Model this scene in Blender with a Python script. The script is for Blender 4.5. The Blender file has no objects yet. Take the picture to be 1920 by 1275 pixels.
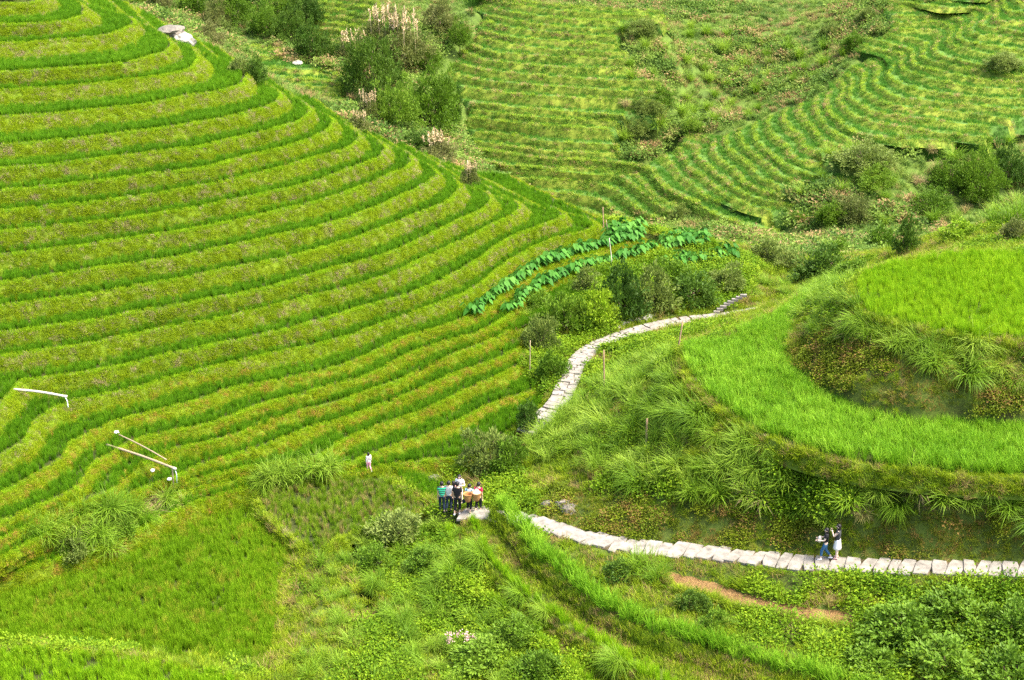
import bpy, bmesh, math, random
import numpy as np
from mathutils import Vector, Matrix, Euler
R = math.radians
random.seed(7); rng = np.random.default_rng(11)
scene = bpy.context.scene
COL = scene.collection

# ------------------------------------------------------------------ camera, world, sun, exposure
PITCH = R(22.0); FPX = 2955.0
cam_d = bpy.data.cameras.new("camera"); cam = bpy.data.objects.new("camera", cam_d); COL.objects.link(cam)
cam.location = (0, 0, 0); cam.rotation_euler = (R(90) - PITCH, 0, 0)
cam_d.sensor_width = 36; cam_d.lens = 36 * FPX / 1920; cam_d.clip_start = 1; cam_d.clip_end = 3000
scene.camera = cam
SUN_EL, SUN_AZ = R(60), R(100)       # azimuth measured from +Y towards +X: a hazy sun stands high on the right
w = bpy.data.worlds.new("World"); scene.world = w; w.use_nodes = True
nt = w.node_tree
sky = nt.nodes.new("ShaderNodeTexSky"); sky.sky_type = 'NISHITA'; sky.sun_disc = False
sky.sun_elevation = SUN_EL; sky.sun_rotation = SUN_AZ; sky.air_density = 1.0; sky.dust_density = 4.0; sky.ozone_density = 1.0
nt.links.new(sky.outputs[0], nt.nodes["Background"].inputs[0]); nt.nodes["Background"].inputs[1].default_value = 0.13
sl = bpy.data.lights.new("sun", 'SUN'); sl.energy = 2.6; sl.angle = R(20); sl.color = (1.0, 0.93, 0.80)
so = bpy.data.objects.new("sun", sl); COL.objects.link(so)
sdir = Vector((math.sin(SUN_AZ) * math.cos(SUN_EL), math.cos(SUN_AZ) * math.cos(SUN_EL), math.sin(SUN_EL)))
so.rotation_euler = sdir.to_track_quat('Z', 'Y').to_euler(); so.location = (0, 80, 60)
scene.view_settings.view_transform = 'Standard'; scene.view_settings.look = 'None'
scene.view_settings.exposure = 2.0; scene.view_settings.gamma = 1.0
scene.cycles.use_denoising = False; scene.cycles.max_bounces = 5; scene.cycles.transparent_max_bounces = 4
scene.cycles.diffuse_bounces = 3; scene.cycles.glossy_bounces = 1; scene.cycles.transmission_bounces = 3

# ------------------------------------------------------------------ reconstruction helpers: survey points of the valley
sp, cp = math.sin(PITCH), math.cos(PITCH)
def ray(px, py):
    a = (np.asarray(px, float) - 960) / FPX; b = (637.5 - np.asarray(py, float)) / FPX
    return np.stack([a, cp + b * sp, -sp + b * cp], -1)
def at_z(px, py, z):
    d = ray(px, py); return d * (np.asarray(z, float) / d[..., 2])[..., None]
def at_t(px, py, t):
    return ray(px, py) * np.asarray(t, float)[..., None]
def to_px(P):
    P = np.asarray(P, float); t = P[..., 1] * cp - P[..., 2] * sp
    return 960 + FPX * P[..., 0] / t, 637.5 - FPX * (P[..., 1] * sp + P[..., 2] * cp) / t, t
def resample(P, u):
    """Catmull-Rom through the rows of P at chord fractions u."""
    P = np.asarray(P, float); d = np.r_[0, np.cumsum(np.linalg.norm(np.diff(P, axis=0), axis=1) + 1e-9)]; d /= d[-1]
    m = np.gradient(P, d, axis=0) if len(P) > 2 else np.repeat((P[1:] - P[:1]), 2, 0)
    u = np.clip(u, 0, 1); i = np.clip(np.searchsorted(d, u, side='right') - 1, 0, len(P) - 2)
    h = (d[i + 1] - d[i]); s = ((u - d[i]) / h)[:, None]; h = h[:, None]
    return (2*s**3 - 3*s**2 + 1) * P[i] + (s**3 - 2*s**2 + s) * h * m[i] + (-2*s**3 + 3*s**2) * P[i+1] + (s**3 - s**2) * h * m[i+1]
class Noise2:
    def __init__(s, seed): s.g = np.random.default_rng(seed).random((256, 256))
    def __call__(s, x, y):
        xi = np.floor(x).astype(int); yi = np.floor(y).astype(int); fx = x - xi; fy = y - yi
        fx = fx*fx*(3-2*fx); fy = fy*fy*(3-2*fy); g = s.g
        a = g[xi & 255, yi & 255]; b = g[(xi+1) & 255, yi & 255]; c = g[xi & 255, (yi+1) & 255]; d = g[(xi+1) & 255, (yi+1) & 255]
        return (a*(1-fx)+b*fx)*(1-fy) + (c*(1-fx)+d*fx)*fy - 0.5
N1, N2, N3 = Noise2(1), Noise2(2), Noise2(3)
def fbm(x, y): return N1(x, y) + .5*N2(2.1*x, 2.1*y) + .25*N3(4.3*x, 4.3*y)
def inpoly(x, y, poly):
    x = np.asarray(x); y = np.asarray(y); r = np.zeros(x.shape, bool); n = len(poly)
    for i in range(n):
        x1, y1 = poly[i]; x2, y2 = poly[(i+1) % n]
        if y1 == y2: continue
        c = ((y1 > y) != (y2 > y)) & (x < (x2-x1)*(y-y1)/(y2-y1)+x1); r ^= c
    return r

# ------------------------------------------------------------------ the terrace lips of the near hill (front edge, tip index, then the edge running on behind the nose)
HILL = [  # top to bottom: (height, front edge to tip, edge behind the tip)
 ([(0,9),(30,8),(60,7),(82,2)], [(88,-4),(80,-12)]),
 ([(0,47),(62,46),(125,40),(160,30)], [(158,18),(146,6),(120,-6)]),
 ([(0,82),(62,80),(125,75),(190,68),(232,57),(255,44)], [(238,31),(200,22),(165,12)]),
 ([(0,137),(83,132),(167,126),(229,120),(281,108),(312,98),(326,86)], [(308,69),(281,52),(240,36)]),
 ([(0,170),(83,166),(167,160),(229,153),(292,145),(333,137),(358,129),(369,117),(370,104)], [(354,90),(330,80),(290,62)]),
 ([(0,222),(83,216),(167,207),(250,199),(312,190),(354,180),(400,174),(453,158),(467,143)], [(442,123),(412,113),(370,98)]),
 ([(0,273),(83,267),(167,259),(250,248),(312,241),(380,230),(422,223),(463,211),(505,199),(522,190),(527,180)], [(505,162),(480,151),(430,130)]),
 ([(0,317),(83,312),(125,307),(208,296),(292,286),(380,275),(442,260),(484,251),(536,237),(567,225),(581,208)], [(561,190),(540,182),(490,160)]),
 ([(0,359),(83,352),(146,345),(229,335),(312,323),(380,315),(442,300),(505,284),(567,267),(599,254),(620,240),(626,228)], [(609,216),(588,209),(535,186)]),
 ([(0,397),(83,389),(167,381),(250,370),(333,358),(380,349),(442,335),(505,321),(567,303),(620,288),(657,276),(676,260)], [(659,243),(638,234),(585,212)]),
 ([(0,436),(83,428),(167,418),(250,409),(312,399),(380,387),(463,371),(526,357),(588,342),(630,327),(692,304),(717,293),(726,281)], [(705,264),(685,256),(632,238)]),
 ([(0,481),(83,470),(167,461),(250,446),(333,435),(380,427),(442,415),(526,395),(588,380),(651,361),(700,341),(742,323),(769,309),(775,298)], [(760,287),(738,281),(690,262)]),
 ([(0,531),(83,520),(167,507),(250,496),(333,483),(380,473),(442,461),(526,442),(588,428),(651,410),(713,386),(762,364),(804,342),(821,328)], [(804,311),(784,304),(730,288)]),
 ([(0,576),(83,565),(167,553),(250,539),(333,526),(380,515),(442,502),(526,487),(588,471),(651,453),(713,430),(762,410),(825,385),(854,367),(862,354)], [(852,337),(828,329),(780,312)]),
 ([(0,627),(83,613),(167,603),(250,586),(333,574),(380,565),(442,555),(505,540),(588,515),(651,498),(713,482),(776,455),(825,432),(867,411),(908,391),(921,378)], [(915,364),(892,357),(840,340)]),
 ([(0,670),(83,657),(167,646),(250,629),(333,611),(390,602),(463,587),(547,565),(630,545),(713,522),(776,495),(825,471),(888,442),(929,419),(967,400),(978,391)], [(972,382),(946,375),(900,360)]),
 ([(0,765),(15,746),(35,718),(83,709),(167,699),(250,682),(333,663),(380,653),(463,635),(547,616),(609,599),(667,581),(700,571),(762,553),(825,527),(867,506),(908,479),(950,450),(1012,425),(1058,407)], [(1052,398),(1012,390),(960,377)]),
 ([(0,855),(21,845),(42,832),(54,812),(69,789),(94,770),(125,757),(187,743),(271,724),(312,711),(380,694),(463,675),(547,657),(588,650),(651,632),(713,611),(762,593),(825,568),(867,552),(908,527),(940,497),(971,480),(1033,450),(1096,434),(1118,424)], [(1105,413),(1073,405),(1020,394)]),
 ([(0,930),(42,907),(83,882),(115,862),(135,832),(167,814),(208,795),(271,778),(333,762),(380,749),(442,728),(505,717),(588,700),(651,682),(713,657),(762,633),(825,614),(877,597),(925,567),(960,540),(1013,506),(1067,486),(1120,470),(1150,463),(1203,452)], [(1201,443),(1180,430),(1140,420)]),
 ([(0,980),(42,962),(94,940),(146,914),(173,878),(208,853),(250,830),(312,812),(380,799),(442,778),(505,757),(567,739),(609,727),(672,711),(713,695),(742,679),(783,660),(846,639),(908,620),(930,607),(950,593),(996,553),(1067,519),(1103,505),(1139,496),(1192,483),(1225,471)], [(1223,462),(1205,452),(1180,446)]),
 ([(0,1012),(100,962),(160,940),(208,924),(225,899),(235,887),(271,870),(312,849),(380,833),(442,817),(505,790),(567,772),(630,757),(692,734),(762,708),(794,688),(846,668),(908,645),(940,629),(958,618)], [(968,606),(985,592),(1010,580)]),
 ([(0,1046),(100,995),(200,950),(271,916),(325,899),(354,882),(396,866),(440,853),(488,842),(547,817),(588,801),(634,789),(702,763),(765,742),(817,718),(869,696),(932,675),(966,660)], [(975,648),(990,632),(1010,620)]),
 ([(0,1060),(150,983),(250,940),(325,911),(480,875),(560,864),(600,856),(640,830),(682,811),(740,789),(786,773),(848,746),(900,721),(942,701),(972,688)], [(985,676),(1000,660),(1020,646)]),
 ([(0,1070),(200,973),(330,928),(480,893),(600,879),(660,868),(698,853),(734,840),(786,821),(827,805),(869,788),(911,763),(952,748),(984,740),(1004,730)], [(1012,718),(1022,704),(1035,690)]),
 ([(0,1080),(240,1005),(330,960),(480,910),(640,886),(720,874),(796,864),(830,861),(865,860),(900,846),(950,815),(985,790),(1010,770)], [(1020,755),(1028,742),(1040,728)]),
]
nH = len(HILL)
zH = [-33.9 + .86*(17-k) for k in range(18)] + [-34.6, -35.08, -35.56, -36.06, -36.51, -36.91, -37.21]
NS = 300; NT = 255                                   # stations in all, stations up to the tip
def hill_lip(k):
    front, back = HILL[k]; z = zH[k]
    p0 = np.array(front[0], float); p1 = np.array(front[1 if front[1][0] > 30 else 2], float)
    d = (p1-p0)/np.linalg.norm(p1-p0); d[1] = min(max(d[1], -.55), .02)
    pts = [tuple(p0 - d*110)] + front
    pf = at_z(*resample(np.array(pts), np.linspace(0, 1, NT)).T, z)
    pb_px = np.array([front[-1]] + back, float)
    pb = at_z(*resample(pb_px, np.linspace(0, 1, NS-NT-9)[1:]).T, z)
    dirv = pb[-1]-pb[-6]; dirv /= np.linalg.norm(dirv); dirv = dirv*.6 + np.array([-.25, .9, 0]); dirv /= np.linalg.norm(dirv)
    ext = pb[-1] + dirv*np.linspace(1.2, 14, 10)[:, None]
    L = np.vstack([pf, pb, ext])
    # smooth the corner at the tip a little, then even spacing for the front part
    for _ in range(3): L[NT-6:NT+6] = (L[NT-7:NT+5] + 2*L[NT-6:NT+6] + L[NT-5:NT+7])/4
    return L
lipsH = [hill_lip(k) for k in range(nH)][::-1]        # bottom to top
zHb = zH[::-1]
# ------------------------------------------------------------------ far hillside (A), wavy spur (C), valley fields (D, E): lips from low to high
A_RAW = [  # top to bottom
 [(880,-9),(940,-4),(1000,4),(1060,11),(1150,17),(1240,21)],
 [(905,-2),(930,1),(986,10),(1048,19),(1152,26),(1240,30)],
 [(900,5),(934,17),(986,26),(1048,34),(1121,38),(1160,40)],
 [(912,27),(965,38),(1027,47),(1111,53),(1163,56)],
 [(906,37),(944,48),(986,55),(1048,61),(1152,69)],
 [(903,55),(944,66),(1027,75),(1152,83)],
 [(894,69),(944,80),(1027,91),(1173,98)],
 [(880,82),(923,96),(986,102),(1048,106),(1184,112)],
 [(867,95),(902,109),(965,118),(1048,125),(1180,128)],
 [(855,116),(892,127),(944,135),(1027,142),(1152,150),(1230,152)],
 [(842,134),(892,147),(965,156),(1048,162),(1152,169),(1240,171)],
 [(872,163),(965,175),(1048,181),(1152,185),(1236,190)],
 [(885,192),(965,201),(1048,207),(1173,216)],
 [(890,205),(965,216),(1069,223),(1157,226)],
 [(880,219),(944,227),(1027,235),(1142,241)],
 [(890,246),(965,254),(1007,262),(1090,268),(1157,272)],
 [(890,265),(944,271),(1007,280),(1069,285),(1152,286)],
 [(878,276),(944,286),(1027,296),(1111,300),(1173,306),(1205,312),(1225,318),(1233,333),(1252,352),(1283,369),(1308,379)],
 [(880,287),(902,298),(986,312),(1069,315),(1152,320),(1188,326),(1205,341),(1217,354),(1242,375),(1283,388)],
 [(876,291),(923,307),(1048,321),(1111,327),(1170,333),(1184,343),(1205,359),(1236,384),(1262,398)],
 [(861,314),(923,325),(1007,335),(1111,342),(1142,350),(1173,369),(1194,388),(1225,405),(1248,414)],
 [(890,342),(944,350),(1027,358),(1090,366),(1132,377),(1152,396),(1194,415),(1240,434)],
 [(900,362),(923,367),(986,375),(1048,388),(1100,394),(1132,411),(1152,421),(1190,436)],
]
C_RAW = [  # bottom to top
 [(1215,314),(1227,319),(1233,333),(1252,352),(1283,369),(1308,379),(1325,392),(1367,410),(1408,425),(1460,433)],
 [(1248,290),(1262,308),(1273,325),(1304,350),(1325,367),(1350,378)],
 [(1272,278),(1283,294),(1290,310),(1325,335),(1356,360),(1387,377),(1445,396)],
 [(1286,268),(1311,278),(1309,290),(1325,308),(1356,333),(1381,354),(1419,371),(1487,386)],
 [(1290,250),(1321,256),(1341,267),(1338,281),(1356,302),(1381,321),(1398,342),(1429,356),(1460,365)],
 [(1366,250),(1361,260),(1367,273),(1383,292),(1408,310),(1423,329),(1462,347)],
 [(1392,240),(1387,250),(1392,262),(1408,283),(1440,306),(1460,327),(1492,336),(1515,338)],
 [(1418,230),(1415,242),(1421,262),(1450,290),(1471,308),(1512,325),(1554,332),(1600,339),(1650,346)],
 [(1446,218),(1442,230),(1446,246),(1475,273),(1487,292),(1512,302),(1535,304)],
 [(1478,204),(1471,215),(1477,235),(1502,254),(1512,275),(1540,288)],
 [(1504,194),(1500,206),(1512,223),(1533,250),(1550,267),(1575,274)],
 [(1534,183),(1530,194),(1534,208),(1550,234),(1579,255),(1630,263)],
 [(1562,168),(1556,178),(1552,196),(1573,225),(1609,249),(1668,258),(1785,265)],
 [(1572,148),(1585,163),(1577,188),(1597,213),(1639,228),(1698,239),(1790,252),(1850,258)],
 [(1588,138),(1600,154),(1595,178),(1624,201),(1698,219),(1757,226),(1850,238)],
 [(1600,124),(1623,139),(1618,163),(1647,187),(1742,204),(1816,213),(1895,223)],
 [(1626,112),(1649,130),(1642,151),(1668,175),(1742,189),(1846,199),(1930,207)],
 [(1655,104),(1677,120),(1666,139),(1698,160),(1775,176),(1930,187)],
 [(1619,84),(1659,94),(1693,103),(1692,124),(1727,142),(1787,157),(1930,170)],
 [(1630,72),(1683,85),(1712,97),(1713,116),(1757,131),(1816,145),(1930,155)],
 [(1660,63),(1700,71),(1738,84),(1731,104),(1772,119),(1816,129),(1870,137),(1930,143)],
 [(1675,53),(1763,71),(1755,92),(1801,113),(1870,124),(1930,130)],
 [(1676,41),(1787,60),(1779,77),(1816,92),(1860,103),(1930,114)],
 [(1678,28),(1806,51),(1799,68),(1846,83),(1930,96)],
 [(1668,10),(1827,40),(1819,54),(1876,68),(1930,75)],
 [(1672,-1),(1757,12),(1854,29),(1841,43),(1880,54),(1930,63)],
 [(1760,-2),(1872,16),(1869,31),(1930,42)],
 [(1830,-6),(1883,2),(1887,15),(1930,26)],
 [(1860,-18),(1900,-8),(1905,0),(1940,8)],
]
D_RAW = [  # bottom to top
 [(605,200),(650,205),(690,209)],[(588,194),(640,199),(683,202)],[(570,182),(620,187),(662,190)],[(540,170),(580,173),(632,176)],
 [(525,158),(580,161),(637,165)],[(510,143),(560,147),(620,152),(637,157)],[(500,124),(560,131),(620,134),(642,144)],
 [(440,103),(510,104),(527,101)],[(415,85),(470,84),(522,91)],
]
E_RAW = [[(585,74),(640,80),(690,90)],[(582,62),(640,68),(700,78)],[(580,50),(640,57),(705,66)],[(583,38),(640,44),(710,54)],[(588,26),(640,31),(700,41)],[(592,14),(640,18),(690,27)],[(596,2),(640,6),(700,14)],[(600,-10),(650,-6),(710,2)]]
def loft_px(raw, z0, h, n):
    out = []; z = z0
    for k, c in enumerate(raw):
        if k: z += h[k-1] if hasattr(h, '__len__') else h
        out.append(at_z(*resample(np.array(c, float), np.linspace(0, 1, n)).T, z))
    return out
yA = [np.interp(1010, [p[0] for p in c], [p[1] for p in c]) for c in A_RAW[::-1]]
hA = [max(.35, (yA[i]-yA[i+1])*280/FPX*.66) for i in range(len(yA)-1)]
cutA = len(A_RAW)-1-17                                # the lip where the long contour runs on into the spur
lipsA_all = loft_px(A_RAW[::-1], -76.0, hA, 150); zA17 = lipsA_all[cutA][0, 2]
short = [(878,276),(944,286),(1027,296),(1111,300),(1173,306),(1205,312)]
lipsA = [at_z(*resample(np.array(short, float), np.linspace(0, 1, 150)).T, zA17)] + lipsA_all[cutA+1:]; lipsA2 = lipsA_all[:cutA+1]
lipsC = loft_px(C_RAW, zA17, .75, 150)
lipsD = loft_px(D_RAW, -61.4, .62, 50)
lipsE = loft_px(E_RAW, -58.0, .95, 50)

# ------------------------------------------------------------------ flat paddies, foreground lips, paths (surveyed outlines)
zM1, zM2, zP1, zP2, zN1 = -27.5, -31.0, -38.2, -37.6, -36.9
M1_PX = [(1606,535),(1607,552),(1622,580),(1660,600),(1720,615),(1800,630),(1920,640),(2040,642),(2060,540),(1990,500),(1920,485),(1850,480),(1780,484),(1700,495),(1640,512)]
M2_PX = [(1285,655),(1290,690),(1310,722),(1345,757),(1400,795),(1480,833),(1560,857),(1640,872),(1760,886),(1920,894),(2040,898),(2040,808),(1920,806),(1800,800),(1650,783),(1545,742),(1490,695),(1478,655),(1500,610),(1530,575),(1545,566),(1515,560),(1460,590),(1400,622),(1340,650)]
P1_PX = [(-90,1092),(0,1089),(110,1079),(220,1047),(300,1002),(370,957),(440,932),(482,928),(500,962),(540,1003),(585,1034),(530,1072),(518,1110),(513,1180),(500,1232),(440,1249),(300,1236),(150,1222),(-90,1220)]
P2_PX = [(482,925),(560,912),(640,899),(690,890),(730,907),(780,935),(812,953),(775,962),(700,985),(640,1007),(590,1030),(545,1000),(502,960)]
P3_PX = [(738,885),(780,893),(815,905),(838,925),(836,944),(815,946),(770,920)]
N1_PX = [(-90,1222),(0,1222),(100,1226),(200,1235),(300,1251),(400,1270),(470,1300),(470,1340),(-90,1340)]
SOIL_PX = [(1240,1066),(1300,1079),(1400,1112),(1500,1136),(1600,1153),(1606,1163),(1520,1166),(1420,1143),(1330,1117),(1262,1094)]; zS = -35.9
F_PX = [  # foreground terrace lips, upper to lower
 ([(925,952),(948,975),(985,1020),(1020,1055),(1070,1097),(1120,1136),(1220,1188),(1313,1214),(1400,1242),(1520,1277),(1640,1310)], -36.25),
 ([(884,972),(889,1003),(910,1047),(940,1077),(973,1110),(1007,1132),(1050,1167),(1090,1194),(1150,1235),(1215,1280),(1280,1320)], -36.85),
 ([(838,985),(836,1037),(855,1083),(898,1117),(940,1147),(987,1172),(1023,1210),(1060,1252),(1110,1310)], -37.38),
 ([(795,990),(800,1040),(815,1080),(853,1127),(890,1167),(927,1210),(962,1263),(1000,1320)], -37.8),
 ([(690,1015),(700,1075),(735,1140),(773,1200),(807,1273),(820,1320)], -38.12),
]
lipsF = [at_z(*resample(np.array(p, float), np.linspace(0, 1, 140)).T, z) for p, z in F_PX][::-1]
PATH1 = [(858,966,-37.12),(880,962,-37.08),(905,965,-36.95),(955,972,-36.7),(1010,981,-36.4),(1060,998,-36.15),(1120,1013,-35.95),(1200,1027,-35.75),(1300,1034,-35.5),(1400,1045,-35.3),(1500,1055,-35.1),(1600,1060,-34.95),(1700,1064,-34.75),(1800,1066,-34.55),(1920,1069,-34.3),(2060,1068,-34.0)]
PATH2 = [(985,812,-36.75),(1015,785,-36.65),(1048,752,-36.5),(1066,715,-36.5),(1080,683,-36.45),(1108,655,-36.45),(1150,636,-36.5),(1210,616,-36.6),(1270,603,-36.7),(1340,595,-36.85),(1400,587,-37),(1450,577,-37.1)]
def path3(pp, n):
    pp = np.array(pp, float); q = resample(pp * [1, 1, 60], np.linspace(0, 1, n)); return at_z(q[:, 0], q[:, 1], q[:, 2]/60)
path1 = path3(PATH1, 200); path2 = path3(PATH2, 200)

# ------------------------------------------------------------------ smooth ground fitted through the survey
EXTRA = [ # px, py, z
 (1130,752,-35.3),(1210,862,-34.6),(1100,800,-35.9),(1000,850,-36.7),(1000,900,-36.5),(1100,900,-35.6),(1100,960,-35.8),(1250,700,-32.3),(1230,770,-32.8),(1300,860,-32.9),(1300,960,-34.6),(1400,1000,-34.9),(1400,900,-32.9),(1500,1000,-34.7),(1500,930,-33.2),(1650,930,-33),(1650,1010,-34.3),(1800,960,-33),(1800,1020,-34),(1920,1040,-33.8),(1920,960,-32.6),(2050,1000,-32.8),
 (1230,650,-34.6),(1200,690,-35),(1150,700,-36),(1330,610,-35.2),(1400,605,-34.6),(1460,570,-34),
 (1560,545,-29.8),(1545,600,-29.5),(1520,660,-30),(1600,720,-29.5),(1700,720,-29.3),(1800,740,-29.5),(1920,740,-29.4),(1600,620,-28.4),(1650,660,-28.6),(1580,560,-28.6),
 (860,958,-37.2),(905,950,-37.1),(930,870,-36.9),(860,890,-37.3),(900,840,-37.0),(700,890,-37.5),(560,905,-37.5),
 (1000,580,-35.6),(1060,560,-34.8),(1020,640,-36.1),(1030,700,-36.4),(1080,610,-36.1),(1120,560,-35.5),(1180,520,-35.4),(1200,590,-36.4),(1240,540,-36),(1300,570,-36.6),(1300,520,-36),(1380,540,-36.5),(1390,505,-36.3),(1340,560,-36.7),(1420,520,-36.8),(1450,530,-37.2),(1480,540,-37.6),(1260,590,-36.55),
 (1250,472,-35.45),(1310,463,-35.5),(1280,448,-35.3),(1235,506,-35.95),(1310,498,-36),(1370,486,-36.1),(1350,466,-36),(1420,490,-37.2),(1320,455,-36),(1400,465,-37.4),
 (1300,1110,-35.95),(1320,1060,-35.6),(1500,1090,-35.5),(1650,1100,-35.2),(1800,1100,-34.9),(1950,1100,-34.6),(1700,1150,-35.5),(1850,1150,-35.2),(1650,1200,-35.9),(1800,1220,-35.7),(1950,1200,-35.3),(1700,1275,-36.2),(1900,1290,-35.9),(1400,1180,-36.1),(1500,1190,-36.1),(1250,1120,-36.15),(1200,1090,-36.2),(1150,1060,-36.2),(1350,1150,-36.1),(1560,1230,-36.3),
 (640,1080,-37.9),(600,1100,-38),(570,1180,-38.1),(650,1200,-38.05),(560,1260,-38.1),(700,1275,-38.05),(480,1262,-38.1),(440,1240,-38.1),(560,1330,-38),(760,1000,-37.6),(820,970,-37.4),
]
ctrl = [np.array([at_z(x, y, z) for x, y, z in EXTRA])]
for L in lipsH: ctrl.append(L[::14])
for L in lipsA + lipsA2 + lipsC: ctrl.append(L[::16])
for L in lipsD + lipsE: ctrl.append(L[::12])
for L in lipsF: ctrl.append(L[::10])
for pl, z in ((M1_PX, zM1), (M2_PX, zM2), (P1_PX, zP1), (P2_PX, zP2), (P3_PX, zP2-.1), (N1_PX, zN1), (SOIL_PX, zS)):
    a = np.array(pl, float); ctrl.append(at_z(a[:, 0], a[:, 1], z))
ctrl += [path1[::6], path2[::6]]
ctrl.append(np.array([at_t(x, y, t) for x, y, t in [  # valley floor and unterraced slopes
 (335,72,232),(300,30,243),(240,10,250),(400,110,232),(460,140,230),(540,190,226),(640,245,220),(700,270,214),(760,290,212),(840,320,212),(890,360,214),(280,60,225),(420,60,262),(360,20,275),(500,60,275),(560,40,290),(420,0,310),(540,-20,330),(600,110,268),(680,160,262),(720,230,240),(690,120,280),(740,60,300),(800,60,292),(860,60,290),(800,150,262),(850,200,254),(830,270,238),(760,240,232),(760,0,330),(860,0,312),(720,20,312),
 (1180,80,300),(1290,70,305),(1400,60,308),(1500,60,306),(1590,70,298),(1300,130,296),(1400,130,298),(1500,130,292),(1240,200,279),(1340,190,286),(1440,170,285),(1200,260,270),(1300,230,280),(1400,215,281),(1540,140,284),(1600,90,291),(1620,40,300),(1180,297,268),(1230,285,269),
 (1500,10,330),(1600,5,320),(1350,5,335),(1500,-60,360),(1300,-60,360),(1700,-60,345),(1000,-60,370),
 (1560,300,236),(1640,290,239),(1720,300,239),(1800,300,241),(1900,280,247),(1560,350,231),(1620,380,228),(1720,380,230),(1820,380,233),(1920,360,238),(1500,445,226),(1600,440,220),(1700,440,220),(1800,430,222),(1920,430,224),(1420,455,234),(1350,445,240),(1300,450,243),(1250,455,244),(1190,445,247),
 (1500,500,180),(1560,500,180),(1450,480,186),(1620,490,180),(1750,470,190),(1920,470,190),
 (1950,240,250),(1990,150,262),(2000,50,280),(2150,300,240),(2150,100,290),(2100,-40,310),(-100,100,250),(100,60,250),(-200,-60,330),(200,-60,320),(400,-60,350)]]))
ctrl.append(np.array([(-60,150,-48),(-40,160,-58),(-20,150,-52),(0,150,-58),(-10,175,-64),(-60,190,-52),(20,140,-56),(40,140,-56),(60,140,-54),(25,120,-44),(10,128,-48),(40,115,-40),(70,115,-38),(60,150,-60),(-80,130,-30),(-70,100,-18),(-60,75,-34),(-60,60,-37),
   (45,60,-34),(45,75,-30),(45,88,-27.5),(40,100,-30),(30,104,-34),(-30,50,-37.5),(0,45,-38),(30,45,-36.5),(-120,420,20),(0,430,-10),(120,420,0),(220,330,-20),(-200,300,0),(-160,220,-30),(230,220,-50)], float))
C0 = np.vstack(ctrl); C0 = C0[np.isfinite(C0).all(1)]
key = np.unique(np.round(C0[:, :2]/.35).astype(int), axis=0, return_index=True)[1]; C0 = C0[key]
sc_ = np.where(C0[:, 1] > 140, 3.0, .25)               # smoothing grows with distance
D_ = np.linalg.norm(C0[:, None, :2] - C0[None, :, :2], axis=2)
nC = len(C0); Mx = np.zeros((nC+3, nC+3)); Mx[:nC, :nC] = -D_ + np.diag(sc_); Mx[:nC, nC] = 1; Mx[:nC, nC+1:] = C0[:, :2]; Mx[nC:, :nC] = Mx[:nC, nC:].T
wts = np.linalg.solve(Mx, np.r_[C0[:, 2], 0, 0, 0])
def rbf(x, y):
    x = np.ravel(x); y = np.ravel(y); out = np.empty(len(x))
    for i in range(0, len(x), 20000):
        xs = x[i:i+20000]; ys = y[i:i+20000]
        d = np.sqrt((xs[:, None]-C0[None, :, 0])**2 + (ys[:, None]-C0[None, :, 1])**2)
        out[i:i+20000] = -d @ wts[:nC] + wts[nC] + wts[nC+1]*xs + wts[nC+2]*ys
    return out
class Grid:
    def __init__(s, x0, x1, y0, y1, st):
        s.x = np.arange(x0, x1+st/2, st); s.y = np.arange(y0, y1+st/2, st); s.st = st; s.x0 = x0; s.y0 = y0
        s.X, s.Y = np.meshgrid(s.x, s.y, indexing='ij'); s.Z = rbf(s.X, s.Y).reshape(s.X.shape); s.mask = np.zeros(s.X.shape); s.top = s.Z.copy()
    def inside(s, x, y): return (x > s.x[0]) & (x < s.x[-1]) & (y > s.y[0]) & (y < s.y[-1])
    def samp(s, A, x, y):
        fx = np.clip((np.asarray(x)-s.x0)/s.st, 0, len(s.x)-1.001); fy = np.clip((np.asarray(y)-s.y0)/s.st, 0, len(s.y)-1.001)
        i = fx.astype(int); j = fy.astype(int); fx = fx-i; fy = fy-j
        return (A[i, j]*(1-fx)+A[i+1, j]*fx)*(1-fy)+(A[i, j+1]*(1-fx)+A[i+1, j+1]*fx)*fy
    def mark(s, P):
        i = np.round((P[..., 0]-s.x0)/s.st).astype(int).ravel(); j = np.round((P[..., 1]-s.y0)/s.st).astype(int).ravel()
        ok = (i >= 0) & (j >= 0) & (i < len(s.x)) & (j < len(s.y)); s.mask[i[ok], j[ok]] = 1
def blur(A, n):
    for _ in range(n):
        P = np.pad(A, 1, mode='edge'); A = (P[1:-1, 1:-1]*4 + P[:-2, 1:-1] + P[2:, 1:-1] + P[1:-1, :-2] + P[1:-1, 2:])/8
    return A
near = Grid(-58, 60, 46, 150, .4); far = Grid(-260, 260, 146, 440, 1.25)

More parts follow.
